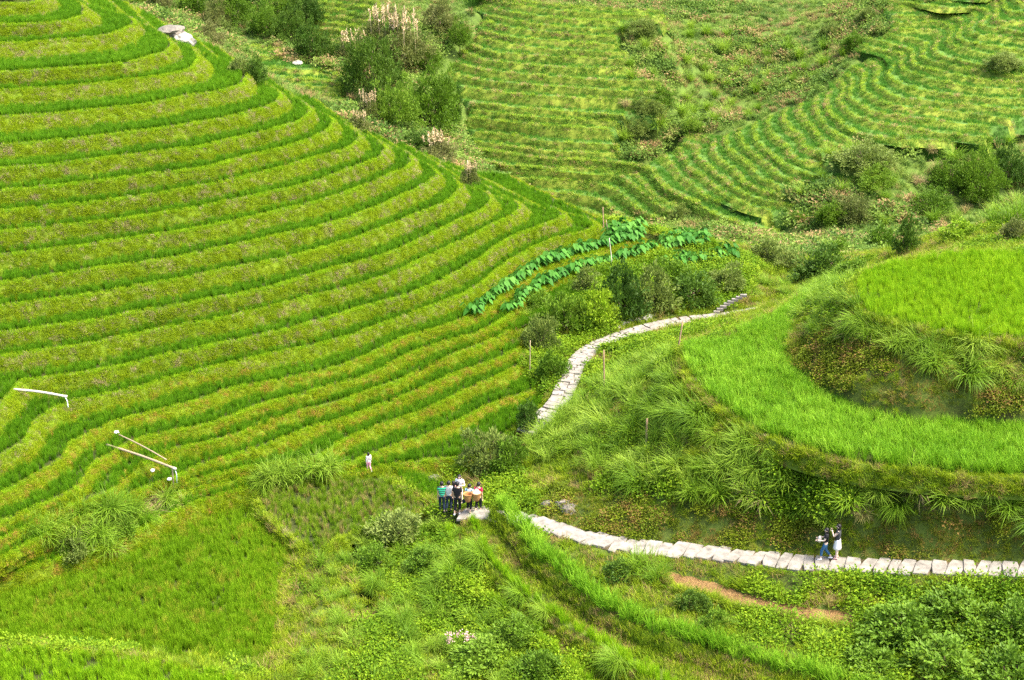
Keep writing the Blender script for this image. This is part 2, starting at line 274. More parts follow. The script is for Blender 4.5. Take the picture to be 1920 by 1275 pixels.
# ------------------------------------------------------------------ lofting terraces from their lips
def loft(lips, riser_slope=.42, zlow_bottom=1.2, noise=.07, nr=5, nt=4, cap=False):
    """returns list of (kind, grid[rows, n, 3], level); risers rise from the toe on the tread below to the lip"""
    out = []; n = len(lips[0])
    def jit(L, k):
        s = np.r_[0, np.cumsum(np.linalg.norm(np.diff(L, axis=0), axis=1))]
        q = L.copy(); q[:, 0] += noise*2*fbm(s*.55+k*17.3, s*0+k); q[:, 1] += noise*2*fbm(s*.55+k*9.1+50, s*0+k*3); q[:, 2] += noise*.5*fbm(s*.4+k*5, s*0+7)
        return q
    lips = [jit(L, k) for k, L in enumerate(lips)]
    for k, up in enumerate(lips):
        if k == 0:
            nrm = np.gradient(up, axis=0); nrm = np.stack([nrm[:, 1], -nrm[:, 0]], 1); nrm /= np.linalg.norm(nrm, axis=1)[:, None]+1e-9
            c = lips[1][:, :2]-up[:, :2]; sg = np.sign((nrm*c).sum(1).mean()); nrm *= -sg
            h = zlow_bottom; low = up + np.c_[nrm*(h*.5), np.full(n, -h)]; toe = low
        else:
            low = lips[k-1]; h = (up[:, 2]-low[:, 2])
            nrm = np.gradient(up[:, :2], axis=0); nrm = np.stack([nrm[:, 1], -nrm[:, 0]], 1); nrm /= np.linalg.norm(nrm, axis=1)[:, None]+1e-9
            dd_ = np.linalg.norm(up[:, None, :2]-low[None, :, :2], axis=2); d = low[dd_.argmin(1), :2]-up[:, :2]; nrm *= np.sign((nrm*d)[n//8:n*3//4].sum(1).mean())
            for _ in range(4): nrm[1:-1] = (nrm[:-2]+2*nrm[1:-1]+nrm[2:])/4
            wd = dd_.min(1)
            r = np.clip(riser_slope*wd, .10, h*2.2); toe = up.copy(); toe[:, :2] += nrm*r[:, None]; toe[:, 2] = low[:, 2]-.05
            tr = np.stack([low*(1-f)+toe*f - np.array([0, 0, .06])*(1 if 0 < f < 1 else 0) for f in np.linspace(0, 1, nt)])
            out.append(('tread', tr, k-1))
        rows = []
        for f in np.linspace(0, 1, nr):
            P = toe*(1-f)+up*f
            if 0 < f < 1:
                s = np.arange(n); b = .10*fbm(s*.35+k*3.7, s*0+f*4+k)*noise/.07; P = P + np.c_[(toe-up)[:, :2]/(np.linalg.norm((toe-up)[:, :2], axis=1)[:, None]+1e-6)*(b+.06)[:, None], b*0]
            rows.append(P)
        out.append(('riser', np.stack(rows), k))
    if cap:                                            # the terrace ends run down into the slope
        def ends(g):
            a = g[:, 0]-g[:, 4]; b = g[:, -1]-g[:, -5]; a[:, 2] = b[:, 2] = 0; a = a/(np.linalg.norm(a, axis=1)[:, None]+1e-6)*1.1-[0, 0, 2.4]; b = b/(np.linalg.norm(b, axis=1)[:, None]+1e-6)*1.1-[0, 0, 2.4]
            return np.concatenate([(g[:, 0]+a)[:, None], g, (g[:, -1]+b)[:, None]], 1)
        out = [(kd, ends(g), k) for kd, g, k in out]
    return out
loH = loft(lipsH, .36); loA = loft(lipsA, .36, 1.2, .2, 4, 3, True); loA2 = loft(lipsA2, .36, 2.5, .2, 4, 3, True); loC = loft(lipsC, .36, 2.5, .16, 4, 3, True); loD = loft(lipsD, .35, 1.5, .15, 3, 3, True); loE = loft(lipsE, .35, 1.5, .15, 3, 3, True); loF = loft(lipsF, .17, .5, .10, 5, 5)
for lo in (loH, loF):
    for kd, g, k in lo: near.mark(g)
for lo in (loA, loA2, loC, loD, loE):
    for kd, g, k in lo:
        far.mark(g)
        for f in (.33, .66): far.mark(g[:-1]*(1-f)+g[1:]*f)
pads = {}
for nm, pl, z in (('M1', M1_PX, zM1), ('M2', M2_PX, zM2), ('P1', P1_PX, zP1), ('P2', P2_PX, zP2), ('P3', P3_PX, zP2-.1), ('N1', N1_PX, zN1), ('SOIL', SOIL_PX, zS)):
    a = np.array(pl, float); a = resample(np.vstack([a, a[:1]]), np.linspace(0, 1, len(a)*6+1))[:-1]
    pads[nm] = at_z(a[:, 0], a[:, 1], z)
def erode(m, n):
    for _ in range(n):
        P = np.pad(m, 1, mode='edge'); m = np.minimum.reduce([m, P[:-2, 1:-1], P[2:, 1:-1], P[1:-1, :-2], P[1:-1, 2:]])
    return m
def dilate(m, n): return 1-erode(1-m, n)
near.lofted = erode(dilate(near.mask, 3), 2)
far.lofted = erode(dilate(far.mask, 2), 3)
gx_, gy_, _t = to_px(np.stack([near.X, near.Y, near.Z], -1))
near.lofted *= 1-inpoly(gx_, gy_, [(957,606),(1000,560),(1070,523),(1140,500),(1226,474),(1430,470),(1430,640),(1060,780),(985,700)])
near.padm = np.zeros_like(near.mask)
padz = near.Z.copy()
for nm, P in pads.items():
    ins = inpoly(near.X, near.Y, P[:, :2]); near.padm[ins] = 1; padz[ins] = P[0, 2]
pth = np.zeros_like(near.mask); dp = np.full(near.X.shape, 9.); zp = near.Z.copy()
for pp in (path1, path2):
    for p in pp[::2]:
        d = np.hypot(near.X-p[0], near.Y-p[1]); m = d < dp; dp[m] = d[m]; zp[m] = p[2]
near.pth = dp
rough = .16*fbm(near.X*.8, near.Y*.8)+.08*fbm(near.X*2.3+9, near.Y*2.3)
wp = np.clip((1.5-dp)/.7, 0, 1)
near.Z = near.Z + rough*(1-wp); near.Z = near.Z*(1-wp)+(zp-.06)*wp
near.Z = near.Z*(1-blur(near.padm, 1)) + (padz-.05)*blur(near.padm, 1)
near.free = near.Z.copy()
near.Z = near.Z - 1.1*blur(near.lofted, 1) - .3*erode(near.padm, 1)
q_ = 1-.9*blur(dilate(far.mask, 3), 3); far.Z = far.Z + q_*(.9*fbm(far.X*.16, far.Y*.16)+.4*fbm(far.X*.5, far.Y*.5))
far.free = far.Z.copy(); far.Z = far.Z - 1.6*blur(far.lofted, 1) - .9*blur(erode(dilate(far.mask, 2), 2), 1)
def H(x, y, which='free'):
    x = np.asarray(x, float); y = np.asarray(y, float)
    return np.where(y < 149, near.samp(getattr(near, which), x, y), far.samp(getattr(far, which), x, y))
def hit(px, py, t0=50):
    d = ray(px, py); t = np.arange(t0, 430, .25); P = d[None]*t[:, None]; b = P[:, 2] < H(P[:, 0], P[:, 1]); i = np.argmax(b)
    return P[i] if b.any() else P[-1]
def slope(x, y, e=.6):
    gx = (H(x+e, y)-H(x-e, y))/(2*e); gy = (H(x, y+e)-H(x, y-e))/(2*e); return gx, gy

# ------------------------------------------------------------------ mesh builders
def mesh_np(name, V, F, mats=(), fm=None, smooth=True, uv=None):
    V = np.asarray(V, np.float32).reshape(-1, 3); me = bpy.data.meshes.new(name)
    F = [np.asarray(f, np.int32) for f in (F if isinstance(F, (list, tuple)) else [F])]
    F = [f for f in F if len(f)]
    tot = sum(f.size for f in F); nf = sum(len(f) for f in F)
    me.vertices.add(len(V)); me.vertices.foreach_set('co', V.ravel()); me.loops.add(tot); me.polygons.add(nf)
    me.loops.foreach_set('vertex_index', np.concatenate([f.ravel() for f in F]))
    tt = np.concatenate([np.full(len(f), f.shape[1], np.int32) for f in F]); st = np.r_[0, np.cumsum(tt)[:-1]].astype(np.int32)
    me.polygons.foreach_set('loop_start', st); me.polygons.foreach_set('loop_total', tt)
    for m in mats: me.materials.append(m)
    if fm is not None: me.polygons.foreach_set('material_index', np.asarray(fm, np.int32))
    me.polygons.foreach_set('use_smooth', np.full(nf, smooth)); me.update(calc_edges=True); return me
def tag(o, label=None, cat=None, group=None, kind=None):
    for k, v in (('label', label), ('category', cat), ('group', group), ('kind', kind)):
        if v: o[k] = v
    return o
def link(name, me, parent=None, loc=(0, 0, 0), rot=(0, 0, 0), scale=(1, 1, 1)):
    o = bpy.data.objects.new(name, me); COL.objects.link(o); o.location = loc; o.rotation_euler = rot; o.scale = scale
    if parent is not None: o.parent = parent
    return o
def grid_faces(r, c, off=0):
    i = np.arange((r-1)*(c-1)); a = off+(i//(c-1))*c+i % (c-1); return np.stack([a, a+1, a+c+1, a+c], 1)
# ------------------------------------------------------------------ materials
def nodes(name):
    m = bpy.data.materials.new(name); m.use_nodes = True; t = m.node_tree; t.nodes.clear(); out = t.nodes.new('ShaderNodeOutputMaterial')
    return m, t, out
def N(t, ty, **k):
    n = t.nodes.new(ty)
    for a, v in k.items(): setattr(n, a, v)
    return n
def noise_tex(t, scale, detail=4, rough=.6, vec=None):
    n = N(t, 'ShaderNodeTexNoise'); n.inputs['Scale'].default_value = scale; n.inputs['Detail'].default_value = detail; n.inputs['Roughness'].default_value = rough
    if vec is None: vec = N(t, 'ShaderNodeNewGeometry').outputs['Position']
    t.links.new(vec, n.inputs['Vector']); return n.outputs['Fac']
def ramp(t, fac, stops):
    r = N(t, 'ShaderNodeValToRGB'); e = r.color_ramp.elements
    while len(e) < len(stops): e.new(.5)
    for i, (p, c) in enumerate(stops): e[i].position = p; e[i].color = (*c, 1)
    t.links.new(fac, r.inputs[0]); return r.outputs[0]
def mixc(t, f, a, b):
    n = N(t, 'ShaderNodeMix', data_type='RGBA')
    for s, v in ((0, f), (6, a), (7, b)):
        if hasattr(v, 'is_linked') or hasattr(v, 'links'): t.links.new(v, n.inputs[s])
        else: n.inputs[s].default_value = v if s == 0 else (*v, 1)
    return n.outputs[2]
def math_(t, op, a, b):
    n = N(t, 'ShaderNodeMath', operation=op)
    for s, v in ((0, a), (1, b)):
        if hasattr(v, 'links'): t.links.new(v, n.inputs[s])
        else: n.inputs[s].default_value = v
    return n.outputs[0]
def leafmat(name, cols, dry=None, dry_amt=.0, dry_scale=.35, transl=.35, gloss=.06, var=.75, nscale=.25):
    """foliage: colour by plant (random) and by place (noise); dry = straw colour appearing in patches"""
    m, t, out = nodes(name)
    rnd = N(t, 'ShaderNodeObjectInfo').outputs['Random']; nz = noise_tex(t, nscale, 3)
    f = math_(t, 'ADD', math_(t, 'MULTIPLY', rnd, var), math_(t, 'MULTIPLY', math_(t, 'SUBTRACT', nz, .5), 1.3)); f = math_(t, 'ADD', f, (1-var)/2)
    c = ramp(t, f, [(i/(len(cols)-1), x) for i, x in enumerate(cols)])
    if dry:
        d1 = noise_tex(t, dry_scale, 5, .7); d2 = math_(t, 'FRACT', math_(t, 'MULTIPLY', rnd, 7.31), 0)
        d = math_(t, 'ADD', math_(t, 'MULTIPLY', d1, 1.0), math_(t, 'MULTIPLY', math_(t, 'SUBTRACT', d2, .5), .5))
        r = N(t, 'ShaderNodeMapRange'); t.links.new(d, r.inputs[0]); r.inputs[1].default_value = .62-dry_amt; r.inputs[2].default_value = .74-dry_amt
        c = mixc(t, r.outputs[0], c, dry)
    p = N(t, 'ShaderNodeBsdfPrincipled'); t.links.new(c, p.inputs['Base Color']); p.inputs['Roughness'].default_value = .55; p.inputs['Specular IOR Level'].default_value = gloss*2
    tr = N(t, 'ShaderNodeBsdfTranslucent'); t.links.new(c, tr.inputs[0]); mx = N(t, 'ShaderNodeMixShader'); mx.inputs[0].default_value = transl
    t.links.new(p.outputs[0], mx.inputs[1]); t.links.new(tr.outputs[0], mx.inputs[2]); t.links.new(mx.outputs[0], out.inputs[0]); return m
def groundmat(name, stops, scale=.8, fine=9., bump=.4, rough=.95):
    m, t, out = nodes(name); a = noise_tex(t, scale, 6, .65); b = noise_tex(t, fine, 4, .7)
    f = math_(t, 'ADD', math_(t, 'MULTIPLY', a, .65), math_(t, 'MULTIPLY', b, .35)); c = ramp(t, f, stops)
    p = N(t, 'ShaderNodeBsdfPrincipled'); t.links.new(c, p.inputs['Base Color']); p.inputs['Roughness'].default_value = rough; p.inputs['Specular IOR Level'].default_value = .15
    bp = N(t, 'ShaderNodeBump'); bp.inputs['Strength'].default_value = bump; bp.inputs['Distance'].default_value = .15; t.links.new(b, bp.inputs['Height']); t.links.new(bp.outputs[0], p.inputs['Normal'])
    t.links.new(p.outputs[0], out.inputs[0]); return m
def plain(name, col, rough=.8, var=.12, scale=12, spec=.3):
    m, t, out = nodes(name); a = noise_tex(t, scale, 4, .6, N(t, 'ShaderNodeTexCoord').outputs['Object'])
    c = ramp(t, a, [(.3, tuple(x*(1-var) for x in col)), (.7, tuple(min(1, x*(1+var)) for x in col))])
    p = N(t, 'ShaderNodeBsdfPrincipled'); t.links.new(c, p.inputs['Base Color']); p.inputs['Roughness'].default_value = rough; p.inputs['Specular IOR Level'].default_value = spec
    t.links.new(p.outputs[0], out.inputs[0]); return m
STRAW = (.42, .32, .19); STRAW2 = (.45, .29, .06)
G_ground = groundmat('meadow_soil', [(.32, (.035, .028, .012)), (.45, (.05, .07, .012)), (.6, (.09, .13, .018)), (.75, (.16, .12, .05))], .5)
G_far = groundmat('valley_soil', [(.32, (.04, .06, .018)), (.5, (.08, .13, .02)), (.65, (.12, .17, .03)), (.8, (.16, .15, .06))], .12, 2.)
G_riser = groundmat('bank_turf', [(.3, (.06, .10, .008)), (.5, (.10, .16, .008)), (.64, (.15, .20, .012)), (.8, (.26, .2, .10))], .9)
G_tread = groundmat('paddy_mud', [(.35, (.02, .03, .008)), (.55, (.045, .055, .012)), (.75, (.10, .085, .025))], .9)
G_fris = groundmat('far_bank_turf', [(.3, (.09, .11, .02)), (.5, (.17, .22, .025)), (.64, (.22, .25, .03)), (.8, (.28, .2, .08))], .3, 3.)
G_ftre = groundmat('far_paddy', [(.35, (.05, .10, .02)), (.55, (.08, .16, .025)), (.75, (.12, .2, .03))], .3, 3.)
G_soil = groundmat('bare_soil', [(.35, (.16, .09, .035)), (.5, (.27, .16, .06)), (.7, (.36, .23, .095))], 1.6, 9., 1.5)

# ------------------------------------------------------------------ the land
def land(name, g, mat):
    V = np.stack([g.X, g.Y, g.Z], -1).reshape(-1, 3); F = grid_faces(*g.X.shape)[:, ::-1]
    return tag(link(name, mesh_np(name, V, F, [mat])), kind='structure')
tag(land('ground', near, G_ground), 'grassy ground of the near valley slope under the terraces')
tag(land('terrain', far, G_far), 'far valley ground and wild slopes between the distant terraces')
def loft_obj(name, lo, mr, mt, label):
    V = []; F = []; fm = []; off = 0
    for kd, g, k in lo:
        V.append(g.reshape(-1, 3)); f = grid_faces(g.shape[0], g.shape[1], off); F.append(f); fm.append(np.full(len(f), 0 if kd == 'riser' else 1)); off += g.shape[0]*g.shape[1]
    return tag(link(name, mesh_np(name, np.vstack(V), np.vstack(F), [mr, mt], np.concatenate(fm))), label, kind='structure')
loft_obj('terraced_hill', loH, G_riser, G_tread, 'near hill cut into curving rice terraces')
loft_obj('terraced_slope', loF, G_riser, G_ground, 'low overgrown terraces on the near slope')
loft_obj('far_terraced_hill', loA, G_fris, G_ftre, 'distant hillside with level rice terraces')
loft_obj('lower_far_terraced_hill', loA2, G_fris, G_ftre, 'lowest rice terraces of the distant hillside')
loft_obj('wavy_terraced_hill', loC, G_fris, G_ftre, 'distant spur with wavy rice terraces')
loft_obj('valley_field', loD, G_fris, G_ftre, 'small terraced fields on the valley floor')
loft_obj('upper_valley_field', loE, G_fris, G_ftre, 'terraced fields at the head of the valley')
G_bund = groundmat('paddy_bank', [(.3, (.05, .07, .012)), (.5, (.10, .15, .015)), (.7, (.15, .2, .02))], .8)
bund = {}
for nm, name, lab in (('M1', 'round_paddy_field', 'round top paddy of the mound'), ('M2', 'crescent_paddy_field', 'crescent paddy below the round one'), ('P1', 'lower_paddy_field', 'wide lower paddy'), ('P2', 'thin_paddy_field', 'thinly planted paddy'), ('P3', 'corner_paddy_field', 'small corner paddy'), ('N1', 'nearest_paddy_field', 'nearest paddy'), ('SOIL', 'bare_soil_field', 'plot of bare tan soil below the stone path')):
    P = pads[nm]; c = P.mean(0); n = len(P); V = [P, P*.5+c*.5, c[None]]
    i = np.arange(n); j = (i+1) % n; V = np.vstack([P, P*.55+c*.45, c[None]])
    # concave outlines: use an n-gon instead of a fan
    bm = bmesh.new(); vs = [bm.verts.new(p) for p in P]; f = bm.faces.new(vs); f.normal_update()
    if f.normal.z < 0: f.normal_flip()
    bmesh.ops.triangulate(bm, faces=bm.faces[:]); cx = P[:, :2]-c[:2]; tg = np.roll(P, -1, 0)-np.roll(P, 1, 0); nn = np.stack([tg[:, 1], -tg[:, 0]], 1); nn /= np.linalg.norm(nn, axis=1)[:, None]+1e-9
    if ((np.roll(P[:, 0], -1)*P[:, 1]-np.roll(P[:, 1], -1)*P[:, 0]).sum()) > 0: nn = -nn
    for _ in range(5): nn = (np.roll(nn, 1, 0)+2*nn+np.roll(nn, -1, 0))/4
    dep = .8 if nm in ('M1', 'M2') else .35; rings = [P, P+np.c_[nn*.25, np.full(n, .05)], P+np.c_[nn*(.25+dep*.5), np.full(n, -dep)]]; bund[nm] = rings; rv = [[bm.verts.new(p) for p in r] for r in rings]; k0 = len(bm.faces)
    for a_, b_ in zip(rv[:-1], rv[1:]):
        for i in range(n): bm.faces.new((a_[i], a_[(i+1) % n], b_[(i+1) % n], b_[i])).material_index = 1
    bmesh.ops.recalc_face_normals(bm, faces=bm.faces[:])
    me = bpy.data.meshes.new(name); bm.to_mesh(me); bm.free(); me.materials.append(G_soil if nm == 'SOIL' else G_tread); me.materials.append(G_bund)
    tag(link(name, me), lab, kind='structure')
# ------------------------------------------------------------------ plants: blades, leaves, clumps
def blades(n, h, r0, width, lean, bend, segs, seed, hvar=.35, az=None, azs=.6, droop=0.):
    """n grass blades growing from a disc; returns V, F (quads and a tip triangle)"""
    g = np.random.default_rng(seed); a = g.random(n)*2*np.pi if az is None else g.normal(az, azs, n)
    rr = r0*np.sqrt(g.random(n)); ba = g.random(n)*2*np.pi if az is None else a+g.normal(0, 1, n); px = rr*np.cos(ba); py = rr*np.sin(ba)
    L = h*(1-hvar*g.random(n)); th = np.abs(g.normal(lean, lean*.5, n)); kp = np.abs(g.normal(bend, bend*.45, n))
    ww = width*(.7+.6*g.random(n)); tw = g.normal(0, .5, n)
    V = []; x = px.copy(); y = py.copy(); z = np.zeros(n); pr = []
    for s in range(segs+1):
        f = s/segs; t = th+kp*f**1.3; hw = ww*.5*(1-f**2.2)*(1 if s else .7); sa = a+np.pi/2+tw
        pr.append((x.copy(), y.copy(), z.copy(), hw*np.cos(sa), hw*np.sin(sa)))
        d = L/segs; x = x+d*np.sin(t)*np.cos(a); y = y+d*np.sin(t)*np.sin(a); z = z+d*np.cos(t)
    cols = 2*segs+1; V = np.zeros((n, cols, 3))
    for s in range(segs):
        X, Y, Z, dx, dy = pr[s]; V[:, 2*s] = np.stack([X-dx, Y-dy, Z], 1); V[:, 2*s+1] = np.stack([X+dx, Y+dy, Z], 1)
    X, Y, Z, _, _ = pr[segs]; V[:, 2*segs] = np.stack([X, Y, Z], 1)
    b = (np.arange(n)*cols)[:, None]; Q = np.concatenate([b+np.array([[2*s, 2*s+1, 2*s+3, 2*s+2]]) for s in range(segs-1)]) if segs > 1 else np.zeros((0, 4), int)
    T = b+np.array([[2*segs-2, 2*segs-1, 2*segs]]); return V.reshape(-1, 3), Q, T
def join(parts):
    V = []; Q = []; T = []; o = 0
    for v, q, t in parts: V.append(v); Q.append(q+o); T.append(t+o); o += len(v)
    return np.vstack(V), np.vstack(Q), np.vstack(T)
def leaves_at(P, D, size, seed, asp=.55, up=.5, jit=.6, fold=.25):
    """one folded leaf (two quads) at each point P, pointing roughly along D"""
    g = np.random.default_rng(seed); n = len(P); d = D+g.normal(0, jit, (n, 3)); d[:, 2] += up*.3; d /= np.linalg.norm(d, axis=1)[:, None]+1e-9
    u = np.array([0, 0, 1.])+g.normal(0, .35, (n, 3)); s = np.cross(d, u); s /= np.linalg.norm(s, axis=1)[:, None]+1e-9; nn = np.cross(s, d)
    L = (size*(.6+.8*g.random(n)))[:, None] if np.ndim(size) == 0 else (size*(.7+.6*g.random(n)))[:, None]
    w = L*asp*.5; V = np.stack([P, P+d*L*.45+s*w+nn*w*fold, P+d*L-nn*L*.15, P+d*L*.45-s*w+nn*w*fold], 1).reshape(-1, 3)
    b = (np.arange(n)*4)[:, None]; return V, np.zeros((0, 4), int), np.concatenate([b+[0, 1, 2], b+[0, 2, 3]])
def crown(nclump, nleaf, leaf, seed, rad=(1, 1, .8), clump=.33, hollow=.55, asp=.5, flat=0.):
    """leafy crown of unit size built of many leaf clumps on an uneven ellipsoid, base near z=0"""
    g = np.random.default_rng(seed); parts = []
    v = g.normal(size=(nclump, 3)); v[:, 2] = np.abs(v[:, 2])*.9-.15+.0*v[:, 2]; v /= np.linalg.norm(v, axis=1)[:, None]
    lob = 1+.28*np.sin(v[:, 0]*3+seed)*np.cos(v[:, 1]*3.3+seed*2)+.18*g.normal(size=nclump)
    rr = (hollow+(1-hollow)*g.random(nclump)**.6)*lob; c = v*rr[:, None]*np.array(rad); c[:, 2] = np.maximum(c[:, 2]+.28*rad[2], .04)
    cr = clump*(.6+.7*g.random(nclump))
    q = g.normal(size=(nclump, nleaf, 3)); q /= np.linalg.norm(q, axis=2)[:, :, None]; q *= (g.random((nclump, nleaf, 1)))**.45; q[:, :, 2] *= .6
    P = c[:, None]+q*cr[:, None, None]; D = q+v[:, None]*.8+np.array([0, 0, .25-flat]); P = P.reshape(-1, 3); D = D.reshape(-1, 3); P[:, 2] = np.maximum(P[:, 2], .0)
    return leaves_at(P, D, leaf, seed+5, asp)
def tubes(paths, sides=6):
    """list of (points, radii) -> V, Q, T (closed ends)"""
    V = []; Q = []; T = []; o = 0
    for P, r in paths:
        P = np.asarray(P, float); n = len(P); r = np.broadcast_to(np.asarray(r, float), (n,)); d = np.gradient(P, axis=0); d /= np.linalg.norm(d, axis=1)[:, None]+1e-9
        ref = np.array([0, 0, 1.]) if abs(d[0, 2]) < .9 else np.array([1., 0, 0]); a = np.cross(d, ref); a /= np.linalg.norm(a, axis=1)[:, None]+1e-9; b = np.cross(d, a)
        an = np.arange(sides)*2*np.pi/sides; ring = P[:, None]+r[:, None, None]*(np.cos(an)[None, :, None]*a[:, None]+np.sin(an)[None, :, None]*b[:, None])
        V.append(ring.reshape(-1, 3)); V.append(P[[0, -1]]); i = np.arange(sides); j = (i+1) % sides
        for k in range(n-1): Q.append(np.stack([o+k*sides+i, o+k*sides+j, o+(k+1)*sides+j, o+(k+1)*sides+i], 1))
        T.append(np.stack([o+j, o+i, 0*i+o+n*sides], 1)); T.append(np.stack([o+(n-1)*sides+i, o+(n-1)*sides+j, 0*i+o+n*sides+1], 1)); o += n*sides+2
    return np.vstack(V), np.vstack(Q) if Q else np.zeros((0, 4), int), np.vstack(T)
def pm(name, vqt, mat=None, smooth=False):
    v, q, t = vqt; return mesh_np(name, v, [q, t], [mat] if mat else [], smooth=smooth)

M_rice = leafmat('rice_leaf', [(.07, .19, .005), (.11, .26, .007), (.16, .33, .010)], transl=.45, nscale=.12)
M_ricel = leafmat('light_rice_leaf', [(.17, .34, .007), (.23, .41, .009), (.31, .48, .014)], transl=.4, nscale=.15)
M_ricep = leafmat('paddy_rice_leaf', [(.13, .26, .006), (.18, .33, .008), (.24, .39, .012)], dry=(.33, .34, .03), dry_amt=-.03, dry_scale=.5, transl=.4, nscale=.15)
M_ricet = leafmat('thin_rice_leaf', [(.12, .23, .008), (.18, .30, .012), (.24, .35, .02)], dry=(.34, .28, .09), dry_amt=.03, dry_scale=.6, transl=.4)
M_lush = leafmat('lush_rice_leaf', [(.12, .28, .010), (.18, .36, .014), (.27, .45, .03)], transl=.4, nscale=.2)
M_turf = leafmat('bank_grass_leaf', [(.19, .285, .006), (.25, .35, .008), (.315, .41, .012)], dry=STRAW, dry_amt=-.015, dry_scale=1.0, transl=.35, nscale=.35)
M_turfo = leafmat('golden_bank_grass_leaf', [(.20, .285, .006), (.26, .35, .008), (.325, .41, .012)], dry=STRAW2, dry_amt=.01, dry_scale=1.2, transl=.35, nscale=.35)
M_lip = leafmat('lip_grass_leaf', [(.20, .39, .008), (.26, .44, .010), (.32, .48, .014)], transl=.4)
M_wild = leafmat('wild_grass_leaf', [(.10, .18, .006), (.17, .27, .008), (.25, .34, .012), (.32, .38, .020)], dry=(.30, .22, .08), dry_amt=.02, dry_scale=.3, transl=.35, nscale=.3)
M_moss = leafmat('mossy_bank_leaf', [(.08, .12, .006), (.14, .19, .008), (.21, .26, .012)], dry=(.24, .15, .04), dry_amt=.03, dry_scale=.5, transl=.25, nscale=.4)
M_tuss = leafmat('tussock_leaf', [(.11, .22, .010), (.18, .31, .016), (.28, .40, .04)], transl=.4, gloss=.1)
M_tussd = leafmat('dry_tussock_leaf', [(.20, .20, .05), (.30, .25, .10), (.38, .28, .14)], transl=.3)
M_weed = leafmat('weed_leaf', [(.06, .14, .005), (.11, .21, .007), (.17, .28, .010), (.26, .36, .016)], transl=.3, nscale=.5, gloss=.05)
M_farr = leafmat('far_rice_leaf', [(.06, .17, .02), (.09, .24, .022), (.13, .29, .03)], transl=.35, nscale=.06)
M_fart = leafmat('far_bank_leaf', [(.085, .18, .02), (.13, .25, .022), (.18, .30, .03)], dry=(.34, .24, .10), dry_amt=-.02, dry_scale=.08, transl=.35, nscale=.1)
M_farl = leafmat('far_lip_leaf', [(.23, .37, .03), (.31, .45, .035), (.38, .50, .04)], dry=(.5, .36, .16), dry_amt=.0, dry_scale=.06, transl=.4)
M_farw = leafmat('far_wild_leaf', [(.06, .12, .02), (.11, .20, .03), (.18, .28, .04), (.25, .34, .06)], dry=(.34, .24, .10), dry_amt=.03, dry_scale=.09, transl=.35, nscale=.08)
VEG = bpy.data.collections.new('plant_shapes')
def proto(name, vqt):
    o = bpy.data.objects.new(name, pm(name, vqt)); VEG.objects.link(o); return o
K = 5
P_rice = [proto('rice_hill', blades(26, .50, .09, .016, .13, .40, 3, 100+i)) for i in range(K)]
P_lush = [proto('lush_hill', blades(22, .78, .13, .024, .22, .9, 4, 120+i)) for i in range(K)]
P_turf = [proto('turf_tuft', blades(34, .26, .20, .016, .45, .8, 2, 140+i, .5)) for i in range(K)]
P_short = [proto('short_turf', blades(40, .22, .20, .015, .35, .7, 2, 130+i, .5)) for i in range(K)]
P_long = [proto('long_tuft', blades(36, .62, .18, .020, .38, 1.2, 4, 160+i, .5)) for i in range(K)]
P_weed = []
for i in range(K):
    g = np.random.default_rng(180+i); n = 90; P = np.c_[g.normal(0, .22, (n, 2)), np.abs(g.normal(.16, .10, n))]; D = np.c_[P[:, :2]*2.5, g.random(n)*.6]
    P_weed.append(proto('weed_tuft', leaves_at(P, D, .10, 200+i, .6)))
P_frice = [proto('far_rice_hill', blades(22, .75, .42, .05, .18, .5, 2, 220+i)) for i in range(K)]
P_fturf = [proto('far_turf_tuft', blades(30, .55, .55, .06, .55, .8, 2, 240+i, .5)) for i in range(K)]
P_flong = [proto('far_long_tuft', blades(46, 1.35, .55, .07, .5, 1.1, 3, 260+i, .5)) for i in range(K)]
P_fweed = []
for i in range(K):
    g = np.random.default_rng(280+i); n = 110; P = np.c_[g.normal(0, .5, (n, 2)), np.abs(g.normal(.35, .28, n))]; D = np.c_[P[:, :2]*1.5, g.random(n)*.6]
    P_fweed.append(proto('far_weed_tuft', leaves_at(P, D, .34, 300+i, .6)))

